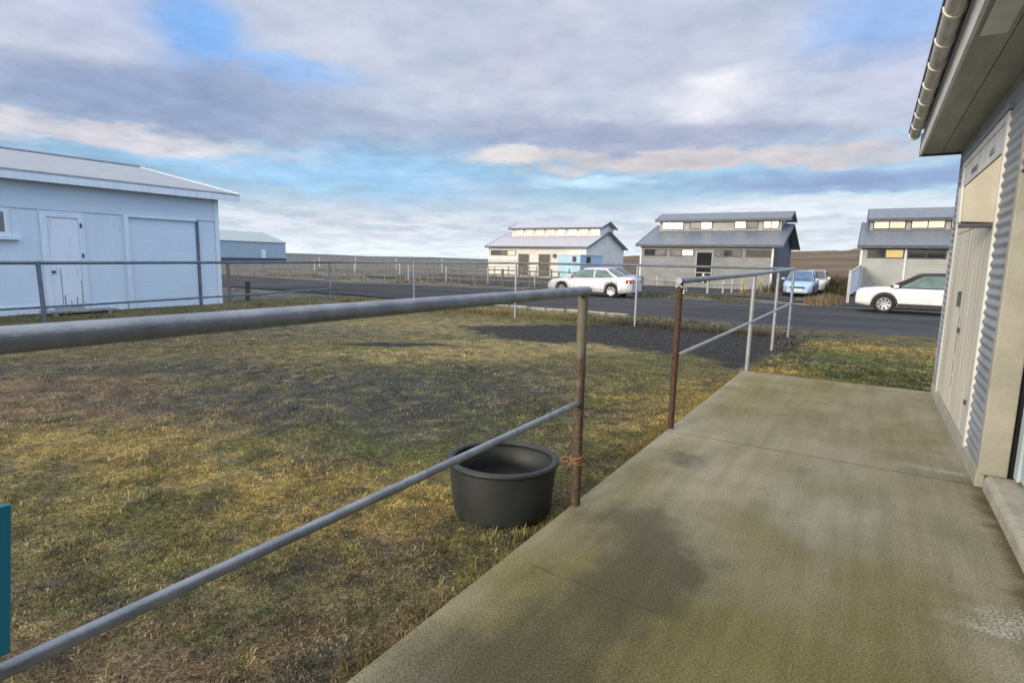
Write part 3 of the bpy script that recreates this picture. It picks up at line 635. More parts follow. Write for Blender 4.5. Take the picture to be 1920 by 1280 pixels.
# pale blue hall far left
t=thing('hall',(-114,70,-.1),'long pale blue steel hall in the distance behind the garage','building')
mb=MB(); mb.prism([(-114,-.2),(-114,4.45),(-122.5,6.75),(-138,4.4),(-138,-.2)],'y',48,84.4); mb.build('wall',M['blue_hall'],t)
mb=MB(); mb.prism([(-113.8,4.45),(-122.5,6.85),(-138.2,4.4),(-138.2,4.3),(-122.5,6.77),(-113.8,4.3)],'y',47.8,84.6); mb.build('roof',M['hall_roof'],t)
mb=MB(); mb.box(-114,-113.9,78.2,79.2,.2,2.7); mb.build('door',M['white_paint'],t)
mb=MB(); mb.box(-114,-113.85,48,84.4,-.2,.9); mb.build('plinth',M['trim_dark'],t)

# ------------------------------------------------------------------ stables with raised roof lights
def stable(label, x0, x1, yf, depth, zg, ze, hc, wall_m, roof_m, trim_m, slope=.30, cl0=None, cl1=None, over=.3, hw=1.9, sl2=.33, rake=.3, clad_m=None):
    """x0..x1 wall ends, yf front wall, ze wall top; clerestory of half width hw along the ridge"""
    yc=yf+depth/2; zr=ze+slope*depth/2; zc=ze+slope*(depth/2-hw)
    cl0=x0+.9 if cl0 is None else cl0; cl1=x1 if cl1 is None else cl1
    t=thing('stable',((x0+x1)/2,yf,zg),label,'building')
    mb=MB(); mb.prism([(yf,zg-.1),(yf,ze),(yc,zr),(yf+depth,ze),(yf+depth,zg-.1)],'x',x0,x1); mb.build('wall',wall_m,t)
    th=.09
    mb=MB(); o=.35
    za=ze-slope*o
    mb.prism([(yf-o,za),(yf-o,za+th),(yc,zr+th),(yf+depth+o,za+th),(yf+depth+o,za),(yc,zr+.002)],'x',x0-over,x1+rake)
    rf=mb.build('roof',roof_m,t)
    mb=MB(); mb.box(x0-over-.01,x1+rake+.01,yf-o-.05,yf-o,za-.07,za+th+.015); mb.build('gutter',trim_m,rf)
    for xx in (x1+rake,x0-over-.03):
        MB().prism([(yf-o-.04,za-.08),(yf-o-.04,za+th+.02),(yc,zr+th+.02),(yf+depth+o+.04,za+th+.02),(yf+depth+o+.04,za-.08),(yc,zr-.08)],'x',xx,xx+.03).build('barge_board',trim_m,rf)
    # clerestory
    zt=zc+hc; z2=zt+sl2*hw
    mb=MB(); mb.prism([(yc-hw,zc-.15),(yc-hw,zt),(yc,z2),(yc+hw,zt),(yc+hw,zc-.15)],'x',cl0,cl1+.004); cw=mb.build('clerestory_wall',clad_m or wall_m,t)
    o2=.3; zb=zt-sl2*o2
    mb=MB(); mb.prism([(yc-hw-o2,zb),(yc-hw-o2,zb+th),(yc,z2+th),(yc+hw+o2,zb+th),(yc+hw+o2,zb),(yc,z2+.002)],'x',cl0-over,cl1+rake); r2=mb.build('upper_roof',roof_m,t)
    mb=MB(); mb.box(cl0-over-.01,cl1+rake+.01,yc-hw-o2-.05,yc-hw-o2,zb-.08,zb+th+.01); mb.build('gutter',trim_m,r2)
    for xx in (cl1+rake,cl0-over-.03):
        MB().prism([(yc-hw-o2-.04,zb-.1),(yc-hw-o2-.04,zb+th+.02),(yc,z2+th+.02),(yc+hw+o2+.04,zb+th+.02),(yc+hw+o2+.04,zb-.1),(yc,z2-.1)],'x',xx,xx+.03).build('barge_board',trim_m,r2)
    for xx in (x0-.03,x1-.10): MB().box(xx,xx+.13,yf-.04,yf+.09,zg,ze-.12).build('corner_board',M['white_trim'],t)
    return t,cw,yc-hw,zc
def window(parent,xa,xb,z0,z1,y,panes,frame,n=2):
    f=MB()
    f.box(xa,xb,y-.05,y-.003,z0,z0+.05).box(xa,xb,y-.05,y-.003,z1-.05,z1).box(xa,xa+.06,y-.05,y-.003,z0+.05,z1-.05).box(xb-.06,xb,y-.05,y-.003,z0+.05,z1-.05)
    wdt=(xb-xa-.12)/len(panes)
    for k in range(1,len(panes)): f.box(xa+.06+wdt*k-.03,xa+.06+wdt*k+.03,y-.05,y-.003,z0+.05,z1-.05)
    fr=f.build('window',frame,parent)
    for k,p in enumerate(panes):
        a=xa+.06+wdt*k+(.03 if k else 0); b_=xa+.06+wdt*(k+1)-(.03 if k<len(panes)-1 else 0)
        MB().box(a,b_,y-.03,y-.004,z0+.05,z1-.05).build('pane',M[p],fr)
    return fr
def door(parent,xa,xb,z0,z1,y,m,frame):
    d=MB().box(xa,xb,y-.03,y-.003,z0,z1).build('door',m,parent)
    MB().box(xa-.09,xa,y-.05,y-.003,z0,z1+.09).box(xb,xb+.09,y-.05,y-.003,z0,z1+.09).box(xa,xb,y-.05,y-.003,z1,z1+.09).build('frame',frame,d)
    MB().box(xb-.18,xb-.08,y-.06,y-.03,(z0+z1)/2-.03,(z0+z1)/2+.03).build('handle',M['galv_light'],d)
    return d
# cream stable, farthest left
t,cw,yk,zc=stable('cream stable with pale lilac roof and a long band of bright roof windows',-36.3,-24.5,53,10.2,-.15,3.12,1.0,M['cream_wall'],M['roof_lilac_x'],M['trim_dark'],slope=.33,cl0=-35.4,rake=.35,hw=1.75)
k=0
for xa in np.linspace(-34.9,-25.6,8): window(cw,xa,xa+1.05,zc+.16,zc+.90,yk,['pane_bright'] if k%3 else ['pane_bright','pane_bright'],M['cream_trim']); k+=1
window(t,-36.0,-32.75,2.12,2.68,53,['pane_dark','pane_mid','pane_bright'],M['brown_frame'])
MB().box(-36.2,-32.6,52.93,53,1.62,2.02).build('shutter_board',M['white_trim'],t)
door(t,-32.4,-31.1,.0,2.3,53,M['dark_door'],M['cream_trim']); door(t,-29.9,-28.55,.0,2.3,53,M['dark_door'],M['cream_trim'])
MB().box(-27.6,-26.9,52.95,53,-.1,2.05).build('white_door',M['white_paint'],t)
l=MB().box(-28.15,-27.85,52.75,53,2.0,2.35).build('wall_lamp',M['trim_dark'],t)
# grey stable, middle
t,cw,yk,zc=stable('grey boarded stable with paired roof windows and a dark central door',-16.0,-6.15,45,10,-.1,3.12,.98,M['grey_wall'],M['roof_dark'],M['trim_dark'],slope=.34,cl0=-15.6,cl1=-6.2,rake=.65,hw=1.7,clad_m=M['grey_light'])
for (a,b_,p) in [(-15.4,-13.6,['pane_bright','pane_bright']),(-13.1,-11.3,['pane_mid','pane_bright']),(-9.6,-7.85,['pane_bright','pane_mid']),(-7.5,-6.45,['pane_bright','pane_bright'])]:
    window(cw,a,b_+(.0 if a<-8 else .1),zc+.20,zc+.80,yk,p,M['brown_frame'])
for (a,b_,p) in [(-15.7,-13.9,['pane_dark','pane_mid']),(-13.6,-11.75,['pane_mid','pane_bright']),(-10.2,-8.3,['pane_mid','pane_dark','pane_mid']),(-8.0,-6.3,['pane_dark','pane_dark'])]:
    window(t,a,b_,2.22,2.75,45,p,M['brown_frame'])
MB().prism([(45.1,.0),(45.1,3.0),(50,4.66),(54.9,3.0),(54.9,.0)],'x',-6.148,-6.11).build('gable_shade_sheet',M['gable_shade'],t)  # dark sheet added to carry the gable's shade
d=door(t,-11.5,-10.4,.25,2.52,45,M['black'],M['grey_light'])
MB().box(-11.5,-10.4,44.93,44.97,.95,1.03).build('cross_bar',M['grey_light'],d); MB().box(-11.0,-10.86,44.93,44.97,.25,.95).build('post',M['white_trim'],d)
# grey stable, right
t,cw,yk,zc=stable('pale grey stable with dark windows standing behind the white crossover',-.72,9.5,41,10,-.15,2.98,.80,M['grey_light'],M['roof_dark'],M['trim_dark'],slope=.32,cl0=-.42,cl1=9.2,over=.18,rake=.3,hw=1.9,sl2=.36)
for (a,p) in [(-.25,['pane_bright','pane_bright']),(1.75,['pane_bright','pane_bright']),(3.75,['pane_bright','pane_mid']),(6.2,['pane_bright','pane_bright'])]:
    window(cw,a,a+1.75,zc+.14,zc+.66,yk,p,M['brown_frame'])
for (a,p) in [(-.38,['pane_dark','pane_amber']),(1.62,['pane_dark','pane_dark']),(3.75,['pane_dark','pane_mid']),(6.2,['pane_dark','pane_dark'])]:
    window(t,a,a+1.85,2.22,2.76,41,p,M['brown_frame'])
MB().box(-.72,9.5,40.955,41,-.2,.30).build('plinth',M['trim_dark'],t)
MB().box(1.50,1.60,40.93,40.999,.3,2.8).build('downpipe',M['white_trim'],t)
# white ramp screen by the right stable
t=thing('screen_fence',(-.85,36,-.1),'white boarded screen sloping up beside the pale grey stable','fence')
def P(u): return (-.95+.28*u, 33.2+7.3*u)
def lean(a,b_,z0a,z0b,z1a,z1b,th=.03):
    (xa,ya),(xb,yb)=P(a),P(b_)
    v=[(xa,ya,z0a),(xb,yb,z0b),(xb,yb,z1b),(xa,ya,z1a)]; v+=[(p[0]+th,p[1],p[2]) for p in v]
    return v,[(0,1,2,3),(7,6,5,4),(0,4,5,1),(1,5,6,2),(2,6,7,3),(3,7,4,0)]
mb=MB(); mb.add(*lean(.04,1.,.25,.3,1.35,1.72)); mb.build('boarding',clad('screen_boards',(.70,.72,.76),(.60,.62,.67),.35,1,.4),t)
mb=MB(); x,y=P(0); mb.box(x-.05,x+.07,y-.12,y+.02,-.2,1.5); x,y=P(1); mb.box(x-.05,x+.07,y-.05,y+.06,-.2,1.75); mb.build('post',M['white_post'],t)
mb=MB(); mb.add(*lean(0,1.,1.37,1.74,1.45,1.82,.09)); mb.build('top_rail',M['white_post'],t)
# light blue shed at the cream stable's corner
t=thing('shed',(-25,51,-.1),'small light blue shed with two dark openings at the corner of the cream stable','shed')
fp=[(-26.6,51),(-24.15,51),(-24.15,56.4),(-24.48,56.4),(-24.48,52.97),(-26.6,52.97)]
MB().prism(fp,'z',-.2,2.25).build('wall',M['cyan_shed'],t)
MB().prism([(x+(.08 if x>-25 else -.08)*(1 if abs(x+24.48)>.01 else 0),y-(.08 if y<51.5 else 0)) for x,y in fp],'z',2.25,2.31).build('roof',M['white_paint'],t)
MB().box(-25.0,-24.6,50.96,50.999,1.6,2.12).build('window',M['pane_dark'],t)
MB().box(-24.149,-24.11,52.4,53.3,1.5,2.1).build('window',M['pane_dark'],t)

# ------------------------------------------------------------------ small fences between road and stables
def rail_fence(name,label,pts,h,rpost,mpost,rails,mrail,zg=-.15,cat='fence',rr=.025):
    t=thing(name,(pts[0][0],pts[0][1],zg),label,cat)
    for i,(x,y) in enumerate(pts): 
        hh=h*(1+.06*math.sin(i*5.3)); lx=.02*math.sin(i*3.1)
        MB().tube([(x,y,zg-.1),(x+lx,y,zg+hh)],rpost,8).build('post',M[mpost[i%len(mpost)]],t)
    for z in rails: MB().tube([(x,y,zg+z+.03*math.sin(i*2.7)) for i,(x,y) in enumerate(pts)],rr,6).build('rail',M[mrail],t)
rail_fence('rail_fence','grey post and rail fence beyond the road before the cream stable',[(-32+1.35*k,35.2-.06*k) for k in range(15)],1.2,.055,['white_post','wood_post','wood_post'],[.35,.72,1.08],'wood_post',rr=.03)
rail_fence('rail_fence','grey pen rails close to the doors of the cream stable',[(-35+1.6*k,47.5) for k in range(6)],1.2,.05,['wood_post'],[.4,.75,1.1],'wood_post',rr=.03)
rail_fence('rail_fence','low white post and rail fence before the grey middle stable',[(-14.2,44.0),(-11.6,40.5),(-8.45,36.0),(-7.75,37.0),(-7.55,38.6)],.86,.06,['white_post'],[.55],'white_post',rr=.03)
rail_fence('rail_fence','short yellow and pale stakes in dry grass left of the blue car',[(-6.95,38.6),(-6.6,40.6),(-6.25,41.6),(-5.9,42.4)],.95,.06,['yellow_post','white_post'],[.2],'wood_post')
rail_fence('post_fence','distant row of grey fence posts on the lava plain',[(-78+2.9*k,62-.15*k) for k in range(15)],1.7,.09,['wood_post','white_post','wood_post'],[.6,1.1,1.55],'wood_post',rr=.03)
rail_fence('post_fence','grey stock fence left of the cream stable across the road',[(-58+3.6*k,47-.1*k) for k in range(6)],1.25,.08,['white_post','wood_post'],[.5,1.1],'wood_post',rr=.03)
rail_fence('rail_fence','long weathered rail fence along the far side of the road',[(-46+2.1*k,31.6+.03*k) for k in range(17)],1.15,.05,['wood_post'],[.4,.75,1.08],'wood_post',rr=.022)
t=thing('marker_post',(-20.2,13.2,-.15),'short dark wooden post beside the corner of the white garage','post')
MB().tube([(-20.2,13.2,-.2),(-20.15,13.2,.62)],.09,10).build('shaft',M['brown_frame'],t); MB().tube([(-20.15,13.2,.62),(-20.15,13.2,.66)],.10,10).build('cap',M['wood_post'],t)
t=thing('kerb_stone',(-9.6,18.25,-.15),'pale row of kerb stones at the road edge behind the far fence','kerb')
for k in range(7):
    xk=-12.2+k*.78; MB().box(xk,xk+.70,18.16+.03*math.sin(k*4),18.32+.03*math.sin(k*4),-.18,-.05+.015*math.sin(k*2)).build('stone',M['sill'],t,bevel=.02)

# ------------------------------------------------------------------ cars (local: x forward, y left, z up)
def interp(x,pts): return float(np.interp(x,[p[0] for p in pts],[p[1] for p in pts]))
def car(label, loc, rz, body_m, top, hw, clear, wheels, wr, cab, glass, wsglass, clad_on=False, group='cars parked beyond the paddock', roofm=None, spokes=7):
    """top: (x,z) line of bonnet, belt and boot; hw: (x,half width); cab: (x cowl, x roof front, x roof rear, x rear base, belt z, roof z, half width at belt, at roof)"""
    t=thing('parked_car',loc,label,'car',group,rz,True)
    xs=sorted(set([p[0] for p in top]+[round(v,3) for v in np.arange(top[0][0],top[-1][0],.06)]))
    V=[];F=[];n=13; ra=wr+.045
    for x in xs:
        zb=clear+ .06*max(0,(abs(x)-abs(top[-1][0])*.8))/.4
        for wx in wheels:
            if abs(x-wx)<ra: zb=max(zb, wr+math.sqrt(ra*ra-(x-wx)**2))
        zt=interp(x,top); w=interp(x,hw); zb=min(zb,zt-.12)
        zm=max(zb+.02,clear+.16); zs=max(zm+.02,zt-.16)
        half=[(0,zb),(w*.9,zb),(w*.985,min(zb+.05,zt-.1)),(w,max(zm,zb+.06) if zb+.06<zs else zs-.01),(w*.995,zs),(w*.955,zt-.05),(w*.84,zt)]
        ring=[(x,y,z) for y,z in half]+[(x,0,zt+.015)]+[(x,-y,z) for y,z in half[::-1][:-1]]
        V+=ring; m=len(ring)
    for i in range(len(xs)-1):
        for j in range(m): F.append((i*m+j,i*m+(j+1)%m,(i+1)*m+(j+1)%m,(i+1)*m+j))
    mb=MB(); mb.add(V,F,True); mb.add(V[:m],[tuple(range(m))[::-1]]); mb.add(V[-m:],[tuple(range(m))])
    body=mb.build('body',body_m,t)
    x0,x1=top[0][0],top[-1][0]
    MB().box(x0+.25,x1-.3,-hw[len(hw)//2][1]*.78,hw[len(hw)//2][1]*.78,clear+.02,clear+.45).build('underbody',M['cladding'],t)
    # cabin shell
    xa0,xa1,xc1,xc0,zb,zr,wb,wr_=cab
    def zroof(x): 
        if x>xa1: return np.interp(x,[xa1,xa0],[zr,zb])
        if x<xc1: return np.interp(x,[xc0,xc1],[zb,zr-.02])
        return zr+.025*math.sin(math.pi*(x-xc1)/(xa1-xc1)) if xa1>xc1 else zr
    def wid(z): return wb+(wr_-wb)*np.clip((z-zb)/(zr-zb),0,1)
    V=[];F=[];st=np.unique(np.r_[np.linspace(xc0,xc1,7),np.linspace(xc1,xa1,9),np.linspace(xa1,xa0,7)])
    for x in st:
        z=float(zroof(x)); zz=max(z-.05,zb-.02)
        half=[(wb,zb-.06),(wid(zz),zz),(wid(z)*.88,z)]
        ring=[(x,y,q) for y,q in half]+[(x,0,z+.012)]+[(x,-y,q) for y,q in half[::-1]]
        V+=ring; m2=len(ring)
    for i in range(len(st)-1):
        for j in range(m2-1): F.append((i*m2+j,i*m2+j+1,(i+1)*m2+j+1,(i+1)*m2+j))
    mb=MB(); mb.add(V,F,True); cabin=mb.build('roof',roofm or body_m,t)
    # glass
    def slab(xlo,zlo,xhi,zhi,wl,wh,name,m,off):
        nx=(zhi-zlo); nz=-(xhi-xlo); L=math.hypot(nx,nz); nx,nz=nx/L*off*(1 if xlo>xhi or True else -1),nz/L*off
        if (off>0)!=(nx>0 if name=='windscreen' else nx<0): nx,nz=-nx,-nz
        if nz<0: nx,nz=-nx,-nz
        v=[];
        for u in np.linspace(-1,1,7):
            bulge=.05*(1-u*u)*(1 if name=='windscreen' else -1)
            v+=[(xlo+nx+bulge,wl*u,zlo+nz),(xhi+nx+bulge*.6,wh*u,zhi+nz+.02*(1-u*u))]
        MB().add(v,[(2*i,2*i+1,2*i+3,2*i+2) for i in range(6)],True).build(name,m,t)
    f=lambda a,b_,u:a+(b_-a)*u
    slab(f(xa0,xa1,.04),f(zb,zr,.04),f(xa0,xa1,.93),f(zb,zr,.93),wb*.93,wr_*.93,'windscreen',wsglass,.022)
    slab(f(xc0,xc1,.08),f(zb,zr,.08),f(xc0,xc1,.92),f(zb,zr,.92),wb*.88,wr_*.90,'rear_window',glass,.03)
    wf0=interp(x1-.12,hw); xm=(xa1+xc1)/2-.02; zl=zb+.03; zh=zr-.09
    for sgn in (1,-1):
        for poly in ([(f(xa0,xa1,.30),zl),(f(xa0,xa1,.98)-.04,zh),(xm+.05,zh+.01),(xm+.05,zl)],[(xm-.05,zl),(xm-.05,zh+.01),(f(xc0,xc1,.93)+.02,zh-.02),(f(xc0,xc1,.42)+.04,zl+.02)]):
            v=[(x,sgn*(wid(z)+.012),z) for x,z in poly]
            MB().add(v,[(0,1,2,3)]).build('side_window',glass,t)
        v=[(f(xa0,xa1,.16),sgn*(wb+.012),zl-.02),(f(xa0,xa1,.98)-.02,sgn*(wid(zh)+.016),zh+.02),(f(xc0,xc1,.95)+.03,sgn*(wid(zh)+.016),zh+.02),(f(xc0,xc1,.3)+.02,sgn*(wb+.014),zl-.02)]
        MB().tube(v+[v[0]],.012,6,False).build('window_trim',M['cladding'],t)
        MB().box(f(xa0,xa1,.25)-.02,f(xa0,xa1,.25)+.16,sgn*(wb+.04) if sgn>0 else -(wb+.24),(wb+.24) if sgn>0 else -(wb+.04),zb+.0,zb+.13).build('wing_mirror',body_m,t,bevel=.03)
        W=hw[len(hw)//2][1]
        for hx in (xm+.15,xm-.85): MB().box(hx,hx+.18,sgn*W-.012*sgn if sgn>0 else -W-.018,sgn*W+.018 if sgn>0 else -W+.012,zb-.16,zb-.13).build('door_handle',M['rim'] if not clad_on else body_m,t)
        for hx in (xm,f(xa0,xa1,.02),xm-1.02): MB().tube([(hx,sgn*(W*.997),clear+.17),(hx-.01,sgn*(W+.003),clear+.45),(hx,sgn*(W*.975+.004),zb-.05)],.006,5,False).build('door_seam',M['cladding'],t)
        if clad_on:
            MB().box(x1-.16,x1-.06,sgn*wf0*.80-.05,sgn*wf0*.80+.05,clear+.18,clear+.42).build('fog_lamp',M['cladding'],t)
            v=[];F=[];k=15
            for wx in wheels:
                o=len(v)
                for a in np.linspace(0,math.pi,k):
                    for rr in (wr+.005,wr+.085):
                        for yy in (W*.93,W+.012): v.append((wx+rr*math.cos(a),sgn*yy,wr+rr*math.sin(a)))
                for i in range(k-1):
                    q=o+i*4
                    F+= [(q+1,q+5,q+7,q+3),(q,q+1,q+5,q+4),(q+2,q+6,q+7,q+3)]
            MB().add(v,F).box(wheels[1]+wr+.08,wheels[0]-wr-.08,(W-.03) if sgn>0 else -W-.008,(W+.008) if sgn>0 else -W+.03,clear-.02,clear+.13).build('arch_cladding',M['cladding'],t)
    # wheels
    W=hw[len(hw)//2][1]
    for wx in wheels:
        for sgn in (1,-1):
            yo=sgn*(W-.015); yi=sgn*(W-.22)
            wh=MB(); N=28
            prof=[(wr*.66,yo-sgn*.012),(wr*.70,yo),(wr*.95,yo-sgn*.006),(wr,yo-sgn*.03),(wr,yi),(wr*.6,yi)]
            v=[(wx+r*math.cos(2*math.pi*i/N),y,wr+r*math.sin(2*math.pi*i/N)) for i in range(N) for r,y in prof]; q=len(prof)
            F=[(i*q+j,((i+1)%N)*q+j,((i+1)%N)*q+j+1,i*q+j+1) for i in range(N) for j in range(q-1)]
            wo=MB().add(v,F,True).build('wheel',M['tyre'],t)
            rb=MB(); rb.add([(wx+wr*.68*math.cos(2*math.pi*i/N),yo-sgn*.06,wr+wr*.68*math.sin(2*math.pi*i/N)) for i in range(N)],[tuple(range(N))]); rb.build('rim_well',M['rim_dark'],wo)
            rm=MB()
            for i in range(N):
                a,b_=2*math.pi*i/N,2*math.pi*(i+1)/N
                rm.add([(wx+r*math.cos(c),yo-sgn*.01,wr+r*math.sin(c)) for c in (a,b_) for r in (wr*.60,wr*.69)],[(0,1,3,2)])
            for i in range(spokes):
                a=2*math.pi*(i+.3)/spokes; d=(math.cos(a),math.sin(a)); p=(-d[1],d[0])
                rm.add([(wx+d[0]*r+p[0]*s_,yo-sgn*oo,wr+d[1]*r+p[1]*s_) for r,s_,oo in ((.03,.035,.02),(.03,-.035,.02),(wr*.64,-.038,.008),(wr*.64,.038,.008))],[(0,1,2,3)])
            rm.add([(wx+.06*math.cos(2*math.pi*i/12),yo-sgn*.004,wr+.06*math.sin(2*math.pi*i/12)) for i in range(12)],[tuple(range(12))])
            rm.build('rim',M['rim'],wo)
    # lamps, plates
    wf=interp(x1-.12,hw); zf=interp(x1-.1,top); wrr=interp(x0+.1,hw); zrr=interp(x0+.08,top)
    for sgn in (1,-1):
        hl=[(x1-.10,wf*.55),(x1-.20,wf*.88),(x1-.42,interp(x1-.42,hw)+.004)]
        v=[]; 
        for (x,y) in hl: v+=[(x+.03,sgn*(y+.012),zf-.16),(x+.02,sgn*(y+.010),zf-.04)]
        MB().add(v,[(0,1,3,2),(2,3,5,4)]).build('headlight',M['head_lamp'],t)
        tl=[(x0-.006,wrr*.58),(x0+.035,wrr*.97),(x0+.30,interp(x0+.3,hw)+.006)]
        v=[]
        for (x,y) in tl: v+=[(x-.012,sgn*(y+.004),zrr-.27),(x-.012,sgn*(y+.004),zrr-.10)]
        MB().add(v,[(0,1,3,2),(2,3,5,4)]).build('tail_light',M['red_lamp'],t)
    MB().box(x0-.02,x0+.02,-.26,.26,zrr-.36,zrr-.25).build('number_plate',M['plate'],t)
    MB().box(x1-.03,x1+.012,-.26,.26,clear+.17,clear+.28).build('number_plate',M['plate'],t)
    MB().box(x1-.08,x1+.008,-wf*.6,wf*.6,clear+.30,clear+.40).build('grille',M['cladding'],t)
    MB().box(x0-.012,x0+.25,-wrr*.9,wrr*.9,clear-.01,clear+.09).build('bumper_trim',M['cladding'],t)
    return t
sed_top=[(-2.42,.84),(-2.38,.98),(-2.2,1.03),(-1.75,1.03),(-.5,.99),(1.05,.95),(1.6,.90),(2.1,.80),(2.32,.70),(2.41,.58)]
sed_hw=[(-2.42,.70),(-2.3,.82),(-1.9,.89),(0,.91),(1.6,.90),(2.1,.80),(2.41,.58)]
sed_cab=(1.05,.25,-.95,-1.78,.97,1.43,.80,.60)
car('silver white saloon seen side-on beyond the far fence, its boot to the right',(-12.49,28.05,-.125),math.pi,M['silver'],sed_top,sed_hw,.20,(1.42,-1.38),.32,sed_cab,M['car_glass_green'],M['car_glass'])
car('slate blue saloon mostly hidden behind the silver white saloon',(-14.25,33.4,-.125),math.pi,M['slate_car'],sed_top,sed_hw,.20,(1.42,-1.38),.32,sed_cab,M['car_glass'],M['car_glass'])
suv_top=[(-2.15,.80),(-2.1,1.02),(-1.9,1.06),(-.5,1.02),(.95,1.02),(1.5,1.0),(1.85,.96),(2.04,.91),(2.12,.84),(2.16,.72)]
suv_hw=[(-2.15,.74),(-2.0,.84),(-1.6,.89),(0,.90),(1.5,.90),(1.95,.85),(2.10,.78),(2.16,.70)]
car('white crossover with black wheel arches parked before the pale grey stable',(1.66,27.9,-.125),math.pi,M['white_car'],suv_top,suv_hw,.27,(1.17,-1.42),.365,(1.02,-.02,-1.6,-2.05,1.0,1.58,.82,.66),M['car_glass_green'],M['car_glass'],True,spokes=8,roofm=M['cladding'])
hat_top=[(-1.95,.80),(-1.92,1.0),(-1.7,1.03),(-.4,.98),(.95,.93),(1.35,.87),(1.7,.78),(1.86,.68),(1.95,.52)]
hat_hw=[(-1.95,.70),(-1.8,.80),(-1.4,.84),(0,.85),(1.3,.84),(1.75,.74),(1.95,.56)]
car('pale blue hatchback facing the camera between the middle and right stables',(-3.62,38.85,-.125),-math.pi/2,M['blue_car'],hat_top,hat_hw,.19,(1.22,-1.2),.30,(1.0,.15,-1.45,-1.85,.95,1.49,.76,.58),M['car_glass'],M['car_glass_blue'])

car('white hatchback parked behind the pale blue hatchback',(-3.35,44.9,-.125),-math.pi/2,M['white_car'],hat_top,hat_hw,.19,(1.22,-1.2),.30,(1.0,.15,-1.45,-1.85,.95,1.49,.76,.58),M['car_glass'],M['car_glass'])

# ------------------------------------------------------------------ sky, sun, camera
SUN_EL=R(13); SUN_AZ=R(198)   # azimuth from +Y clockwise: low sun behind the camera, a little left
w=bpy.data.worlds.new('World'); S.world=w; w.use_nodes=True
g=G(w.node_tree); bg=g.n['Background']
sky=g.new('ShaderNodeTexSky',sky_type='NISHITA'); sky.sun_disc=False; sky.sun_elevation=SUN_EL; sky.sun_rotation=SUN_AZ
sky.air_density=1.; sky.dust_density=1.; sky.ozone_density=1.5
STR=.1
D=g.new('ShaderNodeTexCoord').outputs['Generated']
sep=g.new('ShaderNodeSeparateXYZ'); g.put(sep.inputs[0],D)
az=g.m('MULTIPLY',g.m('ARCTAN2',sep.outputs[0],sep.outputs[1]),57.29578); el=g.m('MULTIPLY',g.m('ARCSINE',sep.outputs[2]),57.29578)
den=g.m('ADD',g.m('MAXIMUM',sep.outputs[2],0),.13)
cmb=g.new('ShaderNodeCombineXYZ'); g.put(cmb.inputs[0],g.m('DIVIDE',sep.outputs[0],den)); g.put(cmb.inputs[1],g.m('DIVIDE',sep.outputs[1],den)); P_=cmb.outputs[0]
n1=g.noise(P_,1.1,7,.55); n2=g.noise(g.scalev(P_,(1,1,1)),2.6,7,.58)
nv=g.new('ShaderNodeVectorMath',operation='ADD'); g.put(nv.inputs[0],P_); nv.inputs[1].default_value=(7.3,3.1,1.7); n3=g.noise(nv.outputs[0],1.5,7,.55)
azw=g.m('ADD',g.m('ADD',az,g.m('MULTIPLY',g.m('SUBTRACT',n1,.5),12.)),g.m('MULTIPLY',g.m('SUBTRACT',n2,.5),7.)); elw=g.m('ADD',el,g.m('ADD',g.m('MULTIPLY',g.m('SUBTRACT',n3,.5),5.),g.m('MULTIPLY',g.m('SUBTRACT',n2,.5),4.)))
elt=g.m('ADD',el,g.m('MULTIPLY',g.m('SUBTRACT',n2,.5),2.6))
def blob(a,e,ra,re,soft=1.,ev=None):
    u=g.m('DIVIDE',g.m('SUBTRACT',azw,a),ra); v=g.m('DIVIDE',g.m('SUBTRACT',ev or elw,e),re)
    d=g.m('ADD',g.m('MULTIPLY',u,u),g.m('MULTIPLY',v,v))
    return g.m('EXPONENT',g.m('MULTIPLY',g.m('MULTIPLY',d,d),-1.)) if soft==1. else g.m('EXPONENT',g.m('MULTIPLY',d,-1.))
EXPO=1.19
def K(c): return tuple(x/STR/EXPO for x in c)
col=g.mix(.45,sky.outputs[0],K((.36,.62,.96)))
def lay(c,mask,colr,op=1.):
    return g.mix(g.m('MULTIPLY',mask,op,clamp=True),c,K(colr))
hz=g.m('SUBTRACT',1,g.ss(elt,3.2,7.2))
hz=g.m('MULTIPLY',hz,g.m('ADD',.55,g.m('MULTIPLY',g.ss(n2,.38,.62),.45)))
col=lay(col,hz,(.76,.81,.90)); col=lay(col,g.m('SUBTRACT',1,g.ss(elt,.6,3.)),(.88,.97,1.02),.9)
cover=g.ss(g.m('ADD',elw,g.m('MULTIPLY',g.m('SUBTRACT',n1,.5),6.)),9.3,12.3)
col=lay(col,cover,(.56,.61,.735),.95)
col=lay(col,g.ss(n3,.50,.68),(.66,.68,.77),.5)
col=lay(col,blob(-52,7.6,18,2.3),(.40,.68,.97),.75)
col=lay(col,blob(-68,9.0,15,1.2),(.74,.70,.73),.9)
col=lay(col,blob(-60,17.3,4.6,3.4),(.21,.48,.94),.9); col=lay(col,blob(-52,15.6,6,1.7),(.31,.53,.92),.8)
col=lay(col,blob(-66,17.5,4.0,2.4,2),(.55,.60,.80),.7)
col=lay(col,blob(-62,12.3,17,2.5),(.31,.39,.58),.95)
col=lay(col,blob(-22,11.6,19,1.9),(.37,.42,.58),.85)
col=lay(col,blob(-30.5,18.8,2.6,1.6,2),(.60,.60,.74),.7)
col=lay(col,blob(-13.2,14.9,3.6,2.5,2),(.88,.87,.93),.95); col=lay(col,blob(-14.6,15.6,1.7,1.2,2),(.92,.91,.95),.6)
col=lay(col,blob(-14,9.5,21,.95),(.69,.63,.64),.9); col=lay(col,blob(-32.5,9.5,4,1.),(.86,.80,.77),.85)
col=lay(col,blob(-3,7.2,13,.9,1.,elt),(.31,.41,.65),.95)
col=lay(col,blob(-25,7.5,6,.7,1.,elt),(.58,.80,.97),.9)
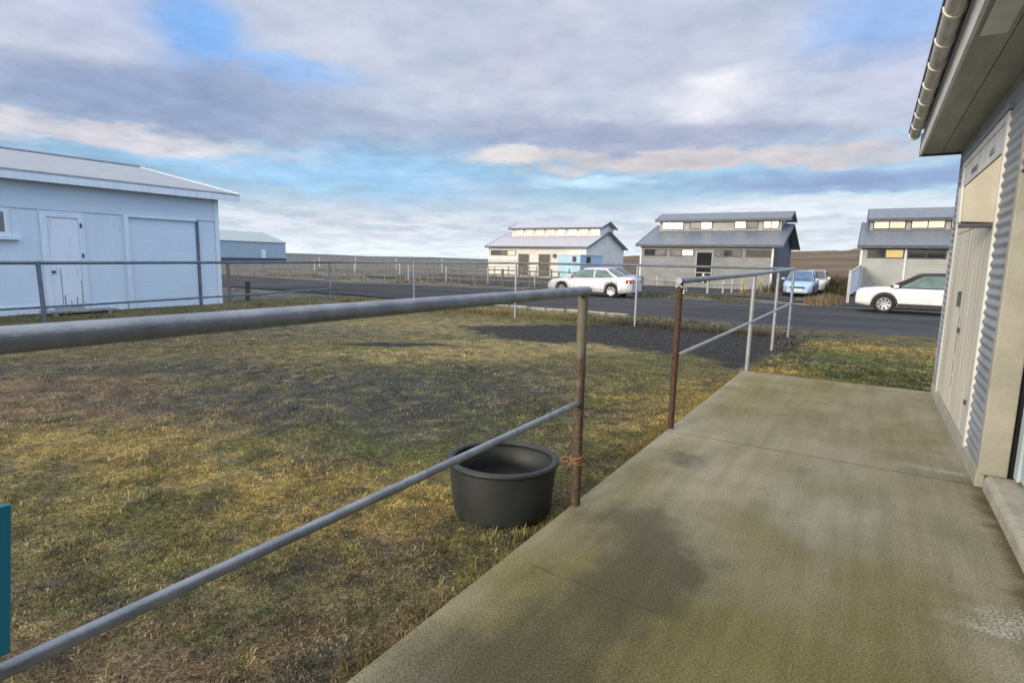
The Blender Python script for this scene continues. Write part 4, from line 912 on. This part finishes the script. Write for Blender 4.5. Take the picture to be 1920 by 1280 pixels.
col=lay(col,blob(-5,5.2,12,.9,1.,elt),(.82,.88,.95),.9)
col=lay(col,blob(-1,19.3,7,3.2),(.29,.50,.90),.8); col=lay(col,blob(2,15.2,5,1.9,2),(.62,.63,.80),.8)
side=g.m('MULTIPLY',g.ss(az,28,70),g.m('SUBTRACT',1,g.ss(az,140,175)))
col=lay(col,side,(.85,1.2,1.75),.9)  # unseen flank of the sky boosted blue to light garage and gables
# unseen overhead sky brightened to lift the ground, warm low glow round the sun behind the camera
col=lay(col,g.ss(el,30,50),(1.5,1.55,1.65),.9)
sd=(math.sin(SUN_AZ)*math.cos(SUN_EL),math.cos(SUN_AZ)*math.cos(SUN_EL),math.sin(SUN_EL))
dt=g.new('ShaderNodeVectorMath',operation='DOT_PRODUCT'); g.put(dt.inputs[0],D); dt.inputs[1].default_value=sd
col=lay(col,g.ss(dt.outputs['Value'],.45,1.),(1.7,1.5,1.15),.95)
no=g.new('ShaderNodeVectorMath',operation='ADD'); g.put(no.inputs[0],P_); no.inputs[1].default_value=(-.03,-.09,0)
rel=g.m('SUBTRACT',g.noise(no.outputs[0],2.6,7,.58),n2); relf=g.m('MULTIPLY',g.m('ADD',.5,g.m('MULTIPLY',rel,2.6)),1.,clamp=True)
col=g.mix(g.ss(elt,2.,9.),col,g.mix(1.,col,g.mix(relf,(.84,.86,.90),(1.17,1.155,1.13)),'MULTIPLY'))
n4=g.noise(P_,6.5,6,.6)
col=g.mix(1.,col,g.mix(g.ss(n2,.32,.68),(.92,.93,.95),(1.08,1.075,1.065)),'MULTIPLY')
col=g.mix(1.,col,g.mix(g.ss(n4,.3,.7),(.95,.955,.965),(1.05,1.045,1.035)),'MULTIPLY')
g.put(bg.inputs['Color'],col); bg.inputs['Strength'].default_value=STR

sl=bpy.data.lights.new('sun','SUN'); sl.energy=2.2; sl.angle=R(12); sl.color=(1.,.90,.76)
so=bpy.data.objects.new('sun',sl); COL.objects.link(so)
so.rotation_euler=Vector(sd).to_track_quat('Z','Y').to_euler()

cam=bpy.data.cameras.new('camera'); co=bpy.data.objects.new('camera',cam); COL.objects.link(co); S.camera=co
cam.sensor_fit='HORIZONTAL'; cam.sensor_width=36; cam.lens=36*1071.12/1920; cam.clip_start=.05; cam.clip_end=9000
yaw,pit,rol=R(31.92642),R(8.11373),R(1.2260)
f=Vector((-math.sin(yaw)*math.cos(pit),math.cos(yaw)*math.cos(pit),-math.sin(pit))); r=f.cross(Vector((0,0,1))).normalized(); u=r.cross(f)
r2=r*math.cos(rol)+u*math.sin(rol); u2=-r*math.sin(rol)+u*math.cos(rol)
co.matrix_world=Matrix(((r2.x,u2.x,-f.x,0),(r2.y,u2.y,-f.y,0),(r2.z,u2.z,-f.z,1.65),(0,0,0,1)))
vs=S.view_settings; vs.view_transform='Standard'; vs.look='None'; vs.gamma=1; vs.exposure=.25; vs.use_curve_mapping=False
S.cycles.max_bounces=6; S.cycles.use_denoising=True
